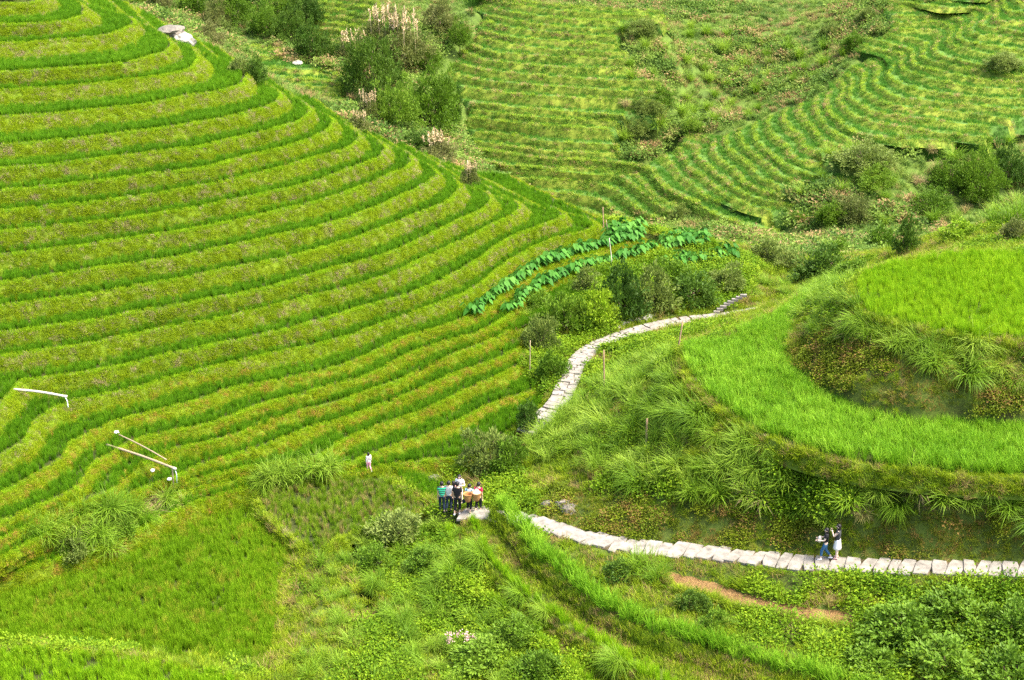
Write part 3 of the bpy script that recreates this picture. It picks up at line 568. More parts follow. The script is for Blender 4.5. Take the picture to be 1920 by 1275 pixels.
def scatter(name, P, rot, scl, protos, mat, label, cat):
    P = np.asarray(P, np.float32); n = len(P)
    if n == 0: return
    me = bpy.data.meshes.new(name); me.vertices.add(n); me.vertices.foreach_set('co', P.ravel())
    a = me.attributes.new('rot', 'FLOAT_VECTOR', 'POINT'); a.data.foreach_set('vector', np.asarray(rot, np.float32).ravel())
    a = me.attributes.new('scl', 'FLOAT', 'POINT'); a.data.foreach_set('value', np.asarray(scl, np.float32).ravel())
    o = link(name, me); tag(o, label, cat, kind='stuff')
    ng = bpy.data.node_groups.new(name, 'GeometryNodeTree'); ng.interface.new_socket('Geometry', in_out='INPUT', socket_type='NodeSocketGeometry'); ng.interface.new_socket('Geometry', in_out='OUTPUT', socket_type='NodeSocketGeometry')
    gi = ng.nodes.new('NodeGroupInput'); go = ng.nodes.new('NodeGroupOutput'); iop = ng.nodes.new('GeometryNodeInstanceOnPoints'); iop.inputs['Pick Instance'].default_value = True
    jn = ng.nodes.new('GeometryNodeJoinGeometry')
    for pr in protos:
        oi = ng.nodes.new('GeometryNodeObjectInfo'); oi.inputs['Object'].default_value = pr; sm = ng.nodes.new('GeometryNodeSetMaterial'); sm.inputs['Material'].default_value = mat
        g2 = ng.nodes.new('GeometryNodeGeometryToInstance'); ng.links.new(oi.outputs['Geometry'], sm.inputs['Geometry']); ng.links.new(sm.outputs[0], g2.inputs[0]); ng.links.new(g2.outputs[0], jn.inputs[0])
    for nm, ty, dst in (('rot', 'FLOAT_VECTOR', 'Rotation'), ('scl', 'FLOAT', 'Scale')):
        na = ng.nodes.new('GeometryNodeInputNamedAttribute'); na.data_type = ty; na.inputs['Name'].default_value = nm; ng.links.new([s for s in na.outputs if s.enabled and s.name == 'Attribute'][0], iop.inputs[dst])
    ng.links.new(gi.outputs[0], iop.inputs['Points']); ng.links.new(jn.outputs[0], iop.inputs['Instance']); ng.links.new(iop.outputs[0], go.inputs[0])
    md = o.modifiers.new('plants', 'NODES'); md.node_group = ng; return o
def rots(n, lean=.12, ax=None, ay=None, k=0.):
    """random yaw and a little lean; where (ax, ay) is given lean by k towards that direction"""
    a = rng.random(n)*2*np.pi; t = np.abs(rng.normal(0, lean, n))
    if ax is not None:
        m = rng.random(n) < .8; a = np.where(m, np.arctan2(ay, ax)+rng.normal(0, .5, n), a); t = np.where(m, k*(.6+.8*rng.random(n)), t)
    return np.stack([np.zeros(n), t, a], 1)
def on_grid(g, dens, jit=0., umask=None):
    """random points on a rows x n x 3 patch, dens per square metre"""
    e = g[1:, :-1]-g[:-1, :-1]; f = g[:-1, 1:]-g[:-1, :-1]; ar = np.linalg.norm(np.cross(e, f), axis=2); q = ar.ravel().cumsum()
    n = rng.poisson(q[-1]*dens); c = np.searchsorted(q, rng.random(n)*q[-1]); i, j = np.unravel_index(np.minimum(c, ar.size-1), ar.shape); a = rng.random(n)[:, None]; b = rng.random(n)[:, None]
    P = (g[i, j]*(1-b)+g[i, j+1]*b)*(1-a)+(g[i+1, j]*(1-b)+g[i+1, j+1]*b)*a
    return P, np.cross(f, e)[i, j]
def inview(P, m=90):
    x, y, t = to_px(P); return (x > -m) & (x < 1920+m) & (y > -m) & (y < 1275+m) & (t > 0)
def veg_loft(lo, dr, db, dl, pr, pb, pl, mr, mb, ml, names, sr=1., sb=1., slp=1., lean=.5, lab=('', '', ''), reg=None):
    R_, B_, L_ = [], [], []; BN = []; LN = []
    for kd, g, k in lo:
        if kd == 'tread':
            gg = np.concatenate([(g[:1]*.6+g[1:2]*.4), g[1:]]); P, n = on_grid(gg, dr); R_.append(P)
        else:
            P, n = on_grid(g, db); B_.append(P); BN.append(n)
            if lo is loH: g = g[:, :NT+3]
            s = np.r_[0, np.cumsum(np.linalg.norm(np.diff(g[-1], axis=0), axis=1))]; m = rng.poisson(s[-1]*dl); f = np.interp(rng.random(m)*s[-1], s, np.arange(len(s))); i = np.minimum(f.astype(int), len(s)-2); w_ = (f-i)[:, None]
            L_.append(g[-1][i]*(1-w_)+g[-1][i+1]*w_); d = g[0][i]-g[-1][i]; LN.append(d)
    P = np.vstack(R_); m = inview(P); P = P[m]; scatter(names[0], P, rots(len(P), .1), sr*(.75+.5*rng.random(len(P))), pr, mr, lab[0], 'rice')
    P = np.vstack(B_); n = np.vstack(BN); n *= np.sign(n[:, 2:3]+1e-9); m = inview(P); P = P[m]; n = n[m]
    if reg is not None:
        for nm, mk, mat in reg(P): scatter(nm, P[mk], rots(mk.sum(), .3, n[mk, 0], n[mk, 1], lean), sb*(.7+.6*rng.random(mk.sum())), pb, mat, lab[1], 'grass')
    else: scatter(names[1], P, rots(len(P), .3, n[:, 0], n[:, 1], lean), sb*(.7+.6*rng.random(len(P))), pb, mb, lab[1], 'grass')
    P = np.vstack(L_); n = np.vstack(LN); m = inview(P); P = P[m]; n = n[m]; scatter(names[2], P, rots(len(P), .25, n[:, 0], n[:, 1], lean*.8), slp*(.7+.6*rng.random(len(P))), pl, ml, lab[2], 'grass')
def hillreg(P):
    low = P[:, 2] < -34.3+.8*fbm(P[:, 0]*.15, P[:, 1]*.15); return [('bank_grass', ~low, M_turf), ('golden_bank_grass', low, M_turfo)]
veg_loft(loH, 28, 50, 15, P_rice, P_short, P_turf, M_rice, M_turf, M_lip, ('terrace_rice', 'bank_grass', 'lip_grass'), 1.0, 1.0, .72, .9, ('bands of young green rice on the terrace treads of the near hill', 'short yellow green turf on the risers of the near hill', 'bright grass fringe along the terrace edges of the near hill'), hillreg)
for nm, lo, q in (('far', loA, 'level'), ('low_far', loA2, 'lowest'), ('wavy', loC, 'wavy'), ('valley', loD+loE, 'small valley')):
    veg_loft(lo, 2.6, 2.4, 2.2, P_frice, P_fturf, P_fturf, M_farr, M_fart, M_farl, (nm+'_terrace_rice', nm+'_bank_grass', nm+'_lip_grass'), .85, 1., .8, .5, ('rice on the %s far terraces' % q, 'turf on the risers of the %s far terraces' % q, 'pale grass edge of the %s far terraces' % q))
def paddy(name, key, dens, pr, mat, sc, label):
    P = pads[key]; lo_, hi_ = P.min(0), P.max(0); n = rng.poisson((hi_[0]-lo_[0])*(hi_[1]-lo_[1])*dens); x = rng.uniform(lo_[0], hi_[0], n); y = rng.uniform(lo_[1], hi_[1], n)
    m = inpoly(x, y, P[:, :2]); Q = np.c_[x, y, np.full(n, P[0, 2])][m]; Q = Q[inview(Q)]; s = sc*(.75+.5*rng.random(len(Q)))*(1+.35*fbm(Q[:, 0]*.5, Q[:, 1]*.5)); scatter(name, Q, rots(len(Q), .14), s, pr, mat, label, 'rice')
paddy('round_paddy_rice', 'M1', 26, P_rice, M_ricel, 1.25, 'light green rice filling the round top paddy')
paddy('crescent_paddy_rice', 'M2', 24, P_lush, M_lush, 1.0, 'lush arching rice filling the crescent paddy of the mound')
paddy('lower_paddy_rice', 'P1', 42, P_rice, M_ricep, 1.1, 'mid green rice filling the wide lower paddy')
paddy('thin_paddy_rice', 'P2', 24, P_rice, M_ricet, .9, 'thin brownish rice in the paddy beside the walkers')
paddy('corner_paddy_rice', 'P3', 30, P_rice, M_rice, 1.1, 'dense rice in the small corner paddy behind the walkers')
paddy('nearest_paddy_rice', 'N1', 28, P_rice, M_ricel, 1.1, 'bright rice of the nearest paddy in the lower left corner')
B1 = []; B2 = []
for nm, rg in bund.items():
    g = np.stack([np.vstack([r, r[:1]]) for r in rg]); Pq, _ = on_grid(g[:2], 34); B1.append(Pq); Pq, _ = on_grid(g[1:], 30); B2.append(Pq)
B2 = np.vstack(B2); B2 = B2[inview(B2)]; scatter('bund_rough_grass', B2, rots(len(B2), .4), .6+.5*rng.random(len(B2)), P_long, M_wild, 'rough grass on the outer face of the paddy banks', 'grass')
EP = []
for pp in (path1, path2):
    d = np.gradient(pp, axis=0); d[:, 2] = 0; d /= np.linalg.norm(d, axis=1)[:, None]; s_ = np.stack([-d[:, 1], d[:, 0], 0*d[:, 0]], 1)
    for sg in (-1, 1): EP.append(on_grid(np.stack([pp+s_*sg*.62, pp+s_*sg*.95]), 26)[0])
EP = np.vstack(EP); EP = EP[fbm(EP[:, 0]*1.3, EP[:, 1]*1.3) > -.25]; scatter('path_edge_grass', EP-[0, 0, .06], rots(len(EP), .4), .6+.6*rng.random(len(EP)), P_turf, M_wild, 'grass creeping over the edges of the stone paths', 'grass')
B1 = np.vstack(B1); B1 = B1[inview(B1)]; scatter('bund_grass', B1, rots(len(B1), .3), .6+.5*rng.random(len(B1)), P_turf, M_turf, 'short bright turf on the low banks round the paddies', 'grass')
# foreground terraces: rice strip along each lip, rough grass and weeds behind
S1, S2, S3, S4, S5 = [], [], [], [], []
for kd, g, k in loF:
    if kd == 'tread':
        Pa, _ = on_grid(np.stack([g[0]*.95+g[1]*.05, g[0]*.25+g[1]*.75]), 24)
        (S1 if k >= 2 else S5).append(Pa); Pb, _ = on_grid(g[1:], 30); q = fbm(Pb[:, 0]*.6, Pb[:, 1]*.6)+(-.5 if k == 3 else 0); wide = k < 2
        S2.append(Pb[q > (.0 if wide else .25)]); S3.append(Pb[q <= (.0 if wide else .25)])
    else:
        Pc, _ = on_grid(g, 34); (S2 if k in (1, 2) else S3).append(Pc)
        if k == 4: Pd, _ = on_grid(np.stack([g[-1], g[-1]+np.array([.5, .35, .12])]), 26); S4.append(Pd)
for nm, S, pr, mat, sc, lab, cat in (('strip_rice', S1, P_rice, M_ricel, 1.2, 'narrow strip of rice along the near terrace lip', 'rice'), ('strip_grass', S5, P_turf, M_wild, 1.3, 'grass along the near terrace lips', 'grass'), ('terrace_weeds', S2, P_weed, M_weed, 1., 'leafy weeds on the near overgrown terraces', 'weeds'),
        ('terrace_grass', S3, P_turf, M_wild, 1.2, 'short grass on the near overgrown terraces', 'grass'), ('strip_lush_grass', S4, P_lush, M_lush, 1.05, 'tall lush strip beside the stone path', 'grass')):
    Q = np.vstack(S); Q = Q[inview(Q)]; scatter(nm, Q, rots(len(Q), .25), sc*(.7+.6*rng.random(len(Q))), pr, mat, lab, cat)
# wild cover of the ground between
def wild(n, near_=True):
    if near_: x = rng.uniform(-45, 48, n); y = rng.uniform(48, 125, n)
    else: x = rng.uniform(-130, 140, n); y = rng.uniform(149, 400, n)
    P = np.c_[x, y, H(x, y)]; P = P[inview(P, 60)]; g_ = near if near_ else far
    if near_: P = P[(near.samp(near.padm, P[:, 0], P[:, 1]) < .5) & (near.samp(near.pth, P[:, 0], P[:, 1]) > .85)]
    P = P[g_.samp(g_.lofted if near_ else g_.mask, P[:, 0], P[:, 1]) < .5]; gx, gy = slope(P[:, 0], P[:, 1]); k = rng.random(len(P)) < np.sqrt(1+gx*gx+gy*gy)/2.4; P, gx, gy = P[k], gx[k], gy[k]; x, y, t = to_px(P); return P, -gx, -gy, x, y
def wsc(name, m, P, gx, gy, pr, mat, sc, lean, label, cat='grass'):
    k = m.sum(); sl_ = np.hypot(gx[m], gy[m]); scatter(name, P[m], rots(k, .2, gx[m], gy[m], lean*np.clip(sl_*1.2, .1, 1)), sc*(.65+.7*rng.random(k)), pr, mat, label, cat)
P, gx, gy, x, y = wild(430000)
_x = rng.uniform(-2, 30, 420000); _y = rng.uniform(56, 84, 420000); _g = slope(_x, _y); _s = np.hypot(*_g); _k = (rng.random(len(_x)) < np.clip(_s-.9, 0, 2.5)*.06) & (near.samp(near.padm, _x, _y) < .4) & (near.samp(near.pth, _x, _y) > .8) & (near.samp(near.lofted, _x, _y) < .5)
_P = np.c_[_x, _y, H(_x, _y)][_k]; _q = to_px(_P); P = np.vstack([P, _P]); gx = np.r_[gx, -_g[0][_k]]; gy = np.r_[gy, -_g[1][_k]]; x = np.r_[x, _q[0]]; y = np.r_[y, _q[1]]
nz = fbm(P[:, 0]*.35, P[:, 1]*.35); n2 = fbm(P[:, 0]*.9+30, P[:, 1]*.9); r_ = rng.random(len(P))
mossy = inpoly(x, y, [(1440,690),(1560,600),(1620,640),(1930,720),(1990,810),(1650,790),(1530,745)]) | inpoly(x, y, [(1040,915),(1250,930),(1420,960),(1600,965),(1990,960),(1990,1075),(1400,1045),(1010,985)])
shrub = inpoly(x, y, [(960,600),(1080,520),(1230,475),(1420,480),(1400,560),(1240,580),(1110,620),(1050,720),(985,700)]) | inpoly(x, y, [(1580,1085),(2000,1085),(2000,1300),(1380,1300),(1600,1180)]) | inpoly(x, y, [(560,1090),(700,975),(860,970),(900,1100),(1060,1290),(560,1290)])
weedm = (shrub & (nz+.5*n2 > (np.where(x < 1100, .12, -.15)))) | (~mossy & (nz > .22))
m1 = mossy & (r_ < .8); m2 = weedm & ~mossy & (r_ < .55); m3 = ~mossy & ~weedm & (n2 > .02) & (r_ < .4); m4 = ~mossy & ~weedm & (n2 <= .02) & (r_ < .9)
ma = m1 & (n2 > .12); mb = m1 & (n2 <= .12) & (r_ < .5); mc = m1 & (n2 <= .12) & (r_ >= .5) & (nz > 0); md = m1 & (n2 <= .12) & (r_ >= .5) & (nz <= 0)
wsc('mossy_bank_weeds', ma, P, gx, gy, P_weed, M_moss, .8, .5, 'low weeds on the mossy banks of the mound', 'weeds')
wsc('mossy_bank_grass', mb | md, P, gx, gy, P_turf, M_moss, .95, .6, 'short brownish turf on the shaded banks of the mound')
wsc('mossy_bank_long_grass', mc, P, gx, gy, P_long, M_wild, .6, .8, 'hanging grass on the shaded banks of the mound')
wsc('weeds', m2, P, gx, gy, P_weed, M_weed, 1.1, .4, 'broad leaved weeds covering the near slopes', 'weeds')
wsc('long_grass', m3, P, gx, gy, P_long, M_wild, 1., .7, 'long rough grass on the near slopes')
wsc('meadow_grass', m4, P, gx, gy, P_turf, M_wild, 1.15, .5, 'short meadow grass on the near slopes')
P, gx, gy, x, y = wild(240000, False)
nz = fbm(P[:, 0]*.09, P[:, 1]*.09); n2 = fbm(P[:, 0]*.3+30, P[:, 1]*.3); r_ = rng.random(len(P))
a1 = (nz > .1); wsc('far_weeds', a1 & (r_ < .5), P, gx, gy, P_fweed, M_farw, 1.1, .3, 'leafy scrub on the far wild slopes', 'weeds')
wsc('far_long_grass', ~a1 & (n2 > -.1) & (r_ < .5), P, gx, gy, P_flong, M_farw, .9, .6, 'tall silver green grass on the far wild slopes')
wsc('far_meadow_grass', ~a1 & (n2 <= -.1) & (r_ < .7), P, gx, gy, P_fturf, M_farw, 1.3, .5, 'short grass on the far wild slopes')
# ------------------------------------------------------------------ stone paths
M_stone = plain('path_stone', (.22, .20, .17), .85, .4, 2.5)
M_rock = plain('grey_rock', (.17, .15, .12), .9, .3, 4.)
M_white = plain('white_rock', (.28, .26, .22), .8, .1, 5.)
def slab(poly, th, bev=.03):
    """irregular flat stone: outline poly (n x 3, top face), thickness th, softened rim"""
    P = np.asarray(poly, float); c = P.mean(0); n = len(P); top = c+(P-c)*(1-bev*2.2); V = np.vstack([P-[0, 0, th], P-[0, 0, bev], top+[0, 0, .0]]); i = np.arange(n); j = (i+1) % n
    Q = np.vstack([np.stack([i, j, n+j, n+i], 1), np.stack([n+i, n+j, 2*n+j, 2*n+i], 1)]); cc = len(V); V = np.vstack([V, c[None]]); T = np.stack([2*n+i, 2*n+j, 0*i+cc], 1); return V, Q, T
def frame(P):
    d = np.gradient(P, axis=0); d[:, 2] = 0; d /= np.linalg.norm(d, axis=1)[:, None]; return d, np.stack([-d[:, 1], d[:, 0], 0*d[:, 0]], 1)
def strip(P, hw, dz, name, mat, label):
    d, s = frame(P); g = np.stack([P-s*hw-[0, 0, .25], P-s*hw+[0, 0, dz], P+s*hw+[0, 0, dz], P+s*hw-[0, 0, .25]]); return tag(link(name, mesh_np(name, g.reshape(-1, 3), grid_faces(4, len(P)), [mat], smooth=False)), label, kind='structure')
G_bed = groundmat('path_earth', [(.35, (.05, .04, .02)), (.55, (.11, .085, .05)), (.75, (.18, .14, .09))], 1.5)
bed1 = strip(path1, .62, -.03, 'path', G_bed, 'stepped path of pale stone slabs crossing the mound foot')
bed2 = strip(path2, .58, -.02, 'footpath', G_bed, 'winding path of pale crazy paving')
s1 = np.r_[0, np.cumsum(np.linalg.norm(np.diff(path1, axis=0), axis=1))]; g_ = np.random.default_rng(5); a = .2; d1, n1 = frame(path1); cnt = 0
def on_path(P, s, q): return np.stack([np.interp(q, s, P[:, k]) for k in range(3)], -1)
while a < s1[-1]-.8 and cnt < 100:
    L = g_.uniform(.46, .72); c0 = on_path(path1, s1, a); c1 = on_path(path1, s1, a+L-.012); i = np.searchsorted(s1, a+L/2); nn = n1[i]; dd = d1[i]; hw = g_.uniform(.58, .74); sk = g_.uniform(-.05, .20)
    z = max(c0[2], c1[2])+.05+g_.uniform(-.012, .012); tl = g_.uniform(-.03, .03)
    out = []
    for e, (cc, sg) in enumerate(((c0, -1), (c1, 1))):
        for w_ in ((-1, -.35, .4, 1) if e == 0 else (1, .4, -.35, -1)):
            p = cc+nn*(hw*w_+g_.uniform(-.05, .05))+dd*(sk*w_+g_.uniform(-.03, .03)-(.05 if abs(w_) == 1 else 0)*sg); p[2] = z+tl*w_; out.append(p)
    link('paving_slab', pm('paving_slab', slab(out, .14), M_stone), bed1); a += L; cnt += 1
s2 = np.r_[0, np.cumsum(np.linalg.norm(np.diff(path2, axis=0), axis=1))]; d2, n2_ = frame(path2); a = .1; parts = []
while a < s2[-1]-.5:
    L = g_.uniform(.3, .55); i = np.searchsorted(s2, a+L/2); c = on_path(path2, s2, a+L/2); nn = n2_[i]; dd = d2[i]; k = g_.integers(2, 4); ed = np.r_[-.62, np.sort(g_.uniform(-.35, .35, k-1)), .62]
    for b0, b1 in zip(ed[:-1], ed[1:]):
        if b1-b0 < .12: continue
        L2 = L*g_.uniform(.85, 1.1); sh = g_.uniform(-.08, .08); out = []
        for u, v in ((b0+.02, -L2/2), ((b0+b1)/2, -L2/2-.03), (b1-.02, -L2/2+.02), (b1-.01, L2/2-.03), ((b0+b1)/2, L2/2-.01), (b0+.03, L2/2-.04)):
            p = c+nn*(u+g_.uniform(-.03, .03))+dd*(v+sh+g_.uniform(-.02, .02)); p[2] = c[2]+.045+g_.uniform(-.008, .008); out.append(p)
        parts.append(slab(out, .08, .015))
    a += L
link('paving', pm('paving', join(parts), M_stone), bed2)
st = tag(link('stone_steps', None, None, at_z(1338, 589, -36.85)), 'short flight of small pale stone steps climbing the grass above the footpath', 'steps')
for k, (x, y) in enumerate([(1339,588),(1344,583),(1350,578),(1356,573),(1363,568),(1370,564),(1378,560),(1386,556),(1394,552)]):
    c = at_z(x, y, -36.8+.13*k); o_ = [c+np.array([dx, dy, 0]) for dx, dy in ((-.22, -.09), (.2, -.1), (.23, .1), (-.2, .1))]; link('step', pm('step', slab(np.array(o_)-np.array(st.location), .16), M_stone), st)
def rock(name, p, size, mat, label, seed, group=None, flat=.6):
    g = np.random.default_rng(seed); bm = bmesh.new(); bmesh.ops.create_icosphere(bm, subdivisions=3, radius=1); ph = g.random((6, 3))*6
    for v in bm.verts:
        q = np.array(v.co); r = 1+.14*np.sin(q@ph[0])+.10*np.sin(1.7*q@ph[1]+2)+.05*np.sin(4*q@ph[2]); v.co = Vector((q*r*np.array([1, .8, flat])))
    me = bpy.data.meshes.new(name); bm.to_mesh(me); bm.free(); me.materials.append(mat); return tag(link(name, me, None, p, (0, 0, g.random()*6), (size,)*3), label, 'rock', group)
rock('boulder', hit(345, 78), .95, M_white, 'big white boulder in the stream bed beyond the near hill', 1); rock('boulder', hit(322, 64)+np.array([0, 0, .2]), 1.2, M_rock, 'grey sloping boulder just above the white boulder in the stream', 2, flat=.4)
rock('rock', hit(558, 119), .9, M_white, 'small white rock at the edge of the small valley fields', 3)
for k, (x, y, s_) in enumerate([(1151,617,.28),(1158,612,.24),(1166,607,.34),(1175,606,.3),(1183,601,.36),(1192,601,.33),(1200,596,.3),(1207,598,.36),(1215,594,.28),(1224,592,.24),(1108,628,.26),(1100,634,.3)]):
    rock('rock', hit(x, y), s_, M_white if k % 3 else M_rock, 'pale rough stone bedded in the bank above the winding footpath', 10+k, 'stones in the bank above the footpath')
for k, (x, y, s_) in enumerate([(1031,947,.4),(1042,952,.35),(1058,948,.45),(1068,955,.4),(1075,963,.35),(815,898,.35),(822,901,.3)]):
    rock('rock', hit(x, y), s_, M_rock, 'grey stone showing in the eroded bank beside the head of the slab path' if k < 5 else 'pale stone at the corner of the small paddy behind the walkers', 30+k, 'grey stones in the eroded bank' if k < 5 else 'stones at the paddy corner')
# ------------------------------------------------------------------ grass tussocks, each one a thing
rl = np.random.default_rng(77)
T_green = [pm('grass_tussock', blades(150, 1.55, .24, .030, .30, 1.5, 6, 400+i, .45), M_tuss) for i in range(6)]
T_hang = [pm('grass_tussock', blades(160, 1.75, .30, .030, .5, 1.7, 6, 420+i, .4, az=0., azs=.9), M_tuss) for i in range(5)]
T_dry = [pm('dry_grass_tussock', blades(150, 1.2, .24, .028, .42, 1.5, 5, 440+i, .5), M_tussd) for i in range(3)]
T_mix = []
for i in range(4):
    v, q, t = join([blades(90, 1.45, .24, .030, .32, 1.4, 6, 450+i, .45), blades(60, 1.15, .22, .026, .5, 1.6, 6, 460+i, .4)]); me = mesh_np('grass_tussock', v, [q, t], [M_tuss, M_tussd], smooth=False)
    fm = np.zeros(len(q)+len(t), int); fm[90*5:len(q)] = 1; fm[len(q)+90:] = 1; me.polygons.foreach_set('material_index', fm.astype(np.int32)); T_mix.append(me)
def tussocks(poly, n, sc, label, group, kinds=(.6, .25, .05, .10), mind=.75, hang=True, dlabel=None, use=None):
    xs = [p[0] for p in poly]; ys = [p[1] for p in poly]; got = []; tries = 0
    while len(got) < n and tries < n*60:
        tries += 1; x = rl.uniform(min(xs), max(xs)); y = rl.uniform(min(ys), max(ys))
        if not inpoly(np.array([x]), np.array([y]), poly)[0]: continue
        p = hit(x, y)
        if any((p[0]-q[0])**2+(p[1]-q[1])**2 < (mind*(1 if p[1] < 140 else 3))**2 for q in got): continue
        if p[1] < 140 and near.samp(near.pth, p[0], p[1]) < 1.15: continue
        got.append(p); u = rl.random(); gx, gy = slope(p[0], p[1]); sl_ = math.hypot(gx, gy); az = math.atan2(-gy, -gx); k = sc*rl.uniform(.7, 1.3)
        if u < kinds[0] or not hang and u < kinds[0]+kinds[1]: me = T_green[rl.integers(6)]; nm = 'grass_tussock' if sc < 1.5 else 'grass_clump'
        elif u < kinds[0]+kinds[1]: me = T_hang[rl.integers(5)]; nm = 'grass_tussock'
        elif u < kinds[0]+kinds[1]+kinds[2]: me = T_dry[rl.integers(3)]; nm = 'dry_grass_tussock'
        else: me = T_mix[rl.integers(4)]; nm = 'grass_tussock' if sc < 1.5 else 'grass_clump'
        o = link(nm, me, None, p-np.array([0, 0, .08]), (0, min(.6, sl_*.45) if sl_ > .15 else rl.uniform(0, .2), az+rl.normal(0, .35)), (k, k, k*rl.uniform(.85, 1.1)))
        if nm[0] == 'd': tag(o, dlabel or 'dry straw coloured tussock among the '+group, 'grass', 'dry tussocks among the '+group)
        else: tag(o, label, 'grass', group)
tussocks([(1060,770),(1120,720),(1250,655),(1290,740),(1400,820),(1300,950),(1100,890),(1000,870),(985,800)], 52, 1.0, 'arching green grass tussock on the left flank of the mound', 'tussocks on the left flank of the mound', (.62, .28, .03, .07))
tussocks([(1400,815),(1500,860),(1650,892),(1760,908),(1960,918),(1960,985),(1800,965),(1650,955),(1600,975),(1530,985),(1420,945),(1300,935)], 60, .95, 'arching tussock on the bank between crescent paddy and slab path', 'tussocks on the bank above the slab path', (.45, .42, .03, .10))
tussocks([(1540,530),(1595,515),(1612,590),(1700,628),(1800,645),(1960,655),(1960,725),(1800,705),(1650,660),(1560,640),(1500,610)], 42, .85, 'pale green tussock overhanging the bank under the round paddy', 'tussocks under the round paddy', (.5, .42, .02, .06), .6)
tussocks([(-20,1010),(200,965),(330,915),(480,888),(640,876),(650,892),(470,922),(330,982),(120,1072),(-20,1082)], 40, .8, 'greyish green tussock in the overgrown bank edging the lower paddy', 'tussocks edging the lower paddy', (.4, .15, .1, .35), .55)
tussocks([(600,1040),(700,980),(860,965),(885,1080),(1000,1290),(560,1290)], 24, .72, 'soft arching tussock on the overgrown near spur', 'tussocks on the overgrown near spur', (.5, .38, .02, .1), .8)
tussocks([(965,590),(1060,560),(1060,640),(1040,730),(990,700)], 10, .7, 'grey green tussock on the slope above the bend of the footpath', 'tussocks above the footpath bend', (.8, .1, .0, .1))
tussocks([(1190,1035),(1260,1060),(1260,1110),(1190,1080)], 4, 1.0, 'broad tussock at the end of the bare soil plot', 'tussocks by the bare soil plot', (.9, .0, .0, .1), .5)
tussocks([(1260,1110),(1600,1180),(1640,1230),(1400,1200)], 8, .65, 'small tussock on the bank below the bare soil plot', 'tussocks below the bare soil plot', (.5, .2, .15, .15), .6)
tussocks([(0,1222),(200,1236),(470,1290),(470,1250),(200,1222),(0,1212)], 8, .55, 'light tussock on the edge of the nearest paddy', 'tussocks edging the nearest paddy', (.9, .1, 0, 0), .5, False)
tussocks([(1400,520),(1480,520),(1520,540),(1500,580),(1440,590),(1400,560)], 8, .8, 'feathery pale tussock on the saddle at the end of the footpath', 'tussocks on the saddle by the footpath', (.9, .1, 0, 0))
tussocks([(1165,45),(1560,75),(1590,110),(1420,230),(1290,250),(1160,285),(1180,150)], 60, 2.2, 'silvery grass clump in the wild gully between the distant terraces', 'grass clumps in the distant gully', (.9, .0, .02, .08), 1.1, False)
tussocks([(1560,280),(1900,230),(1930,430),(1500,430),(1490,350)], 40, 2.0, 'coarse grass clump on the distant slope below the wavy terraces', 'grass clumps below the wavy terraces', (.75, .0, .1, .15), 1.1, False)
for k, lab in ((3, 'tussock on the lip below the narrow rice strip'), (2, 'tussock on the middle lip of the near spur'), (1, 'tussock on the lower lip of the near spur'), (0, 'tussock on the lowest lip of the near spur')):
    L = lipsF[k]
    for q in range(8):
        p = L[int(rl.integers(12, 125))]; j = lipsF[max(0, k-1)]; kk = rl.uniform(.5, .95); az = math.atan2(-.55, -.85)+rl.normal(0, .3)
        tag(link('grass_tussock', T_hang[int(rl.integers(5))], None, p-np.array([0, 0, .1]), (0, .25, az), (kk, kk, kk)), 'arching green '+lab, 'grass', lab.replace('tussock', 'tussocks'))
P_tuss = [proto('tussock_shape', blades(120, 1.5, .24, .032, .36, 1.6, 5, 480+i, .45)) for i in range(5)]
def tfill(name, poly, dens, sc, mat, label, lean=.35):
    n = 60000; x = rng.uniform(-45, 48, n); y = rng.uniform(48, 112, n); P = np.c_[x, y, H(x, y)]; px, py, t = to_px(P); k = inpoly(px, py, poly) & (near.samp(near.pth, x, y) > 1.1) & (near.samp(near.padm, x, y) < .5) & (rng.random(n) < dens*3900./n*1.3)
    P = P[k]; gx, gy = slope(P[:, 0], P[:, 1]); scatter(name, P-[0, 0, .08], rots(len(P), .2, -gx, -gy, lean*np.clip(np.hypot(gx, gy), .1, 1.2)), sc*(.6+.8*rng.random(len(P))), P_tuss, mat, label, 'grass')
Z1 = [(1060,770),(1120,720),(1250,655),(1290,740),(1400,815),(1500,860),(1650,892),(1760,908),(1960,918),(1960,975),(1800,960),(1650,950),(1530,975),(1300,930),(1100,880),(1000,870),(985,800)]
tfill('flank_tussock_grass', Z1, 1.5, .85, M_tuss, 'mass of arching grass covering the flank of the mound')
tfill('upper_bank_tussock_grass', [(1540,530),(1595,515),(1612,590),(1700,628),(1800,645),(1960,655),(1960,710),(1800,690),(1650,650),(1560,630),(1500,600)], 1.5, .75, M_tuss, 'mass of arching grass under the round paddy', .5)
tfill('bank_tussock_grass', [(-20,1000),(200,955),(330,912),(480,886),(640,872),(650,892),(470,935),(330,1005),(120,1098),(-20,1108)], 3.6, 1.0, M_tuss, 'rough grass of the overgrown bank edging the lower paddy')
tfill('spur_tussock_grass', [(600,1040),(700,980),(860,965),(885,1080),(1000,1290),(560,1290)], 1.3, .6, M_tuss, 'soft arching grass on the overgrown near spur')
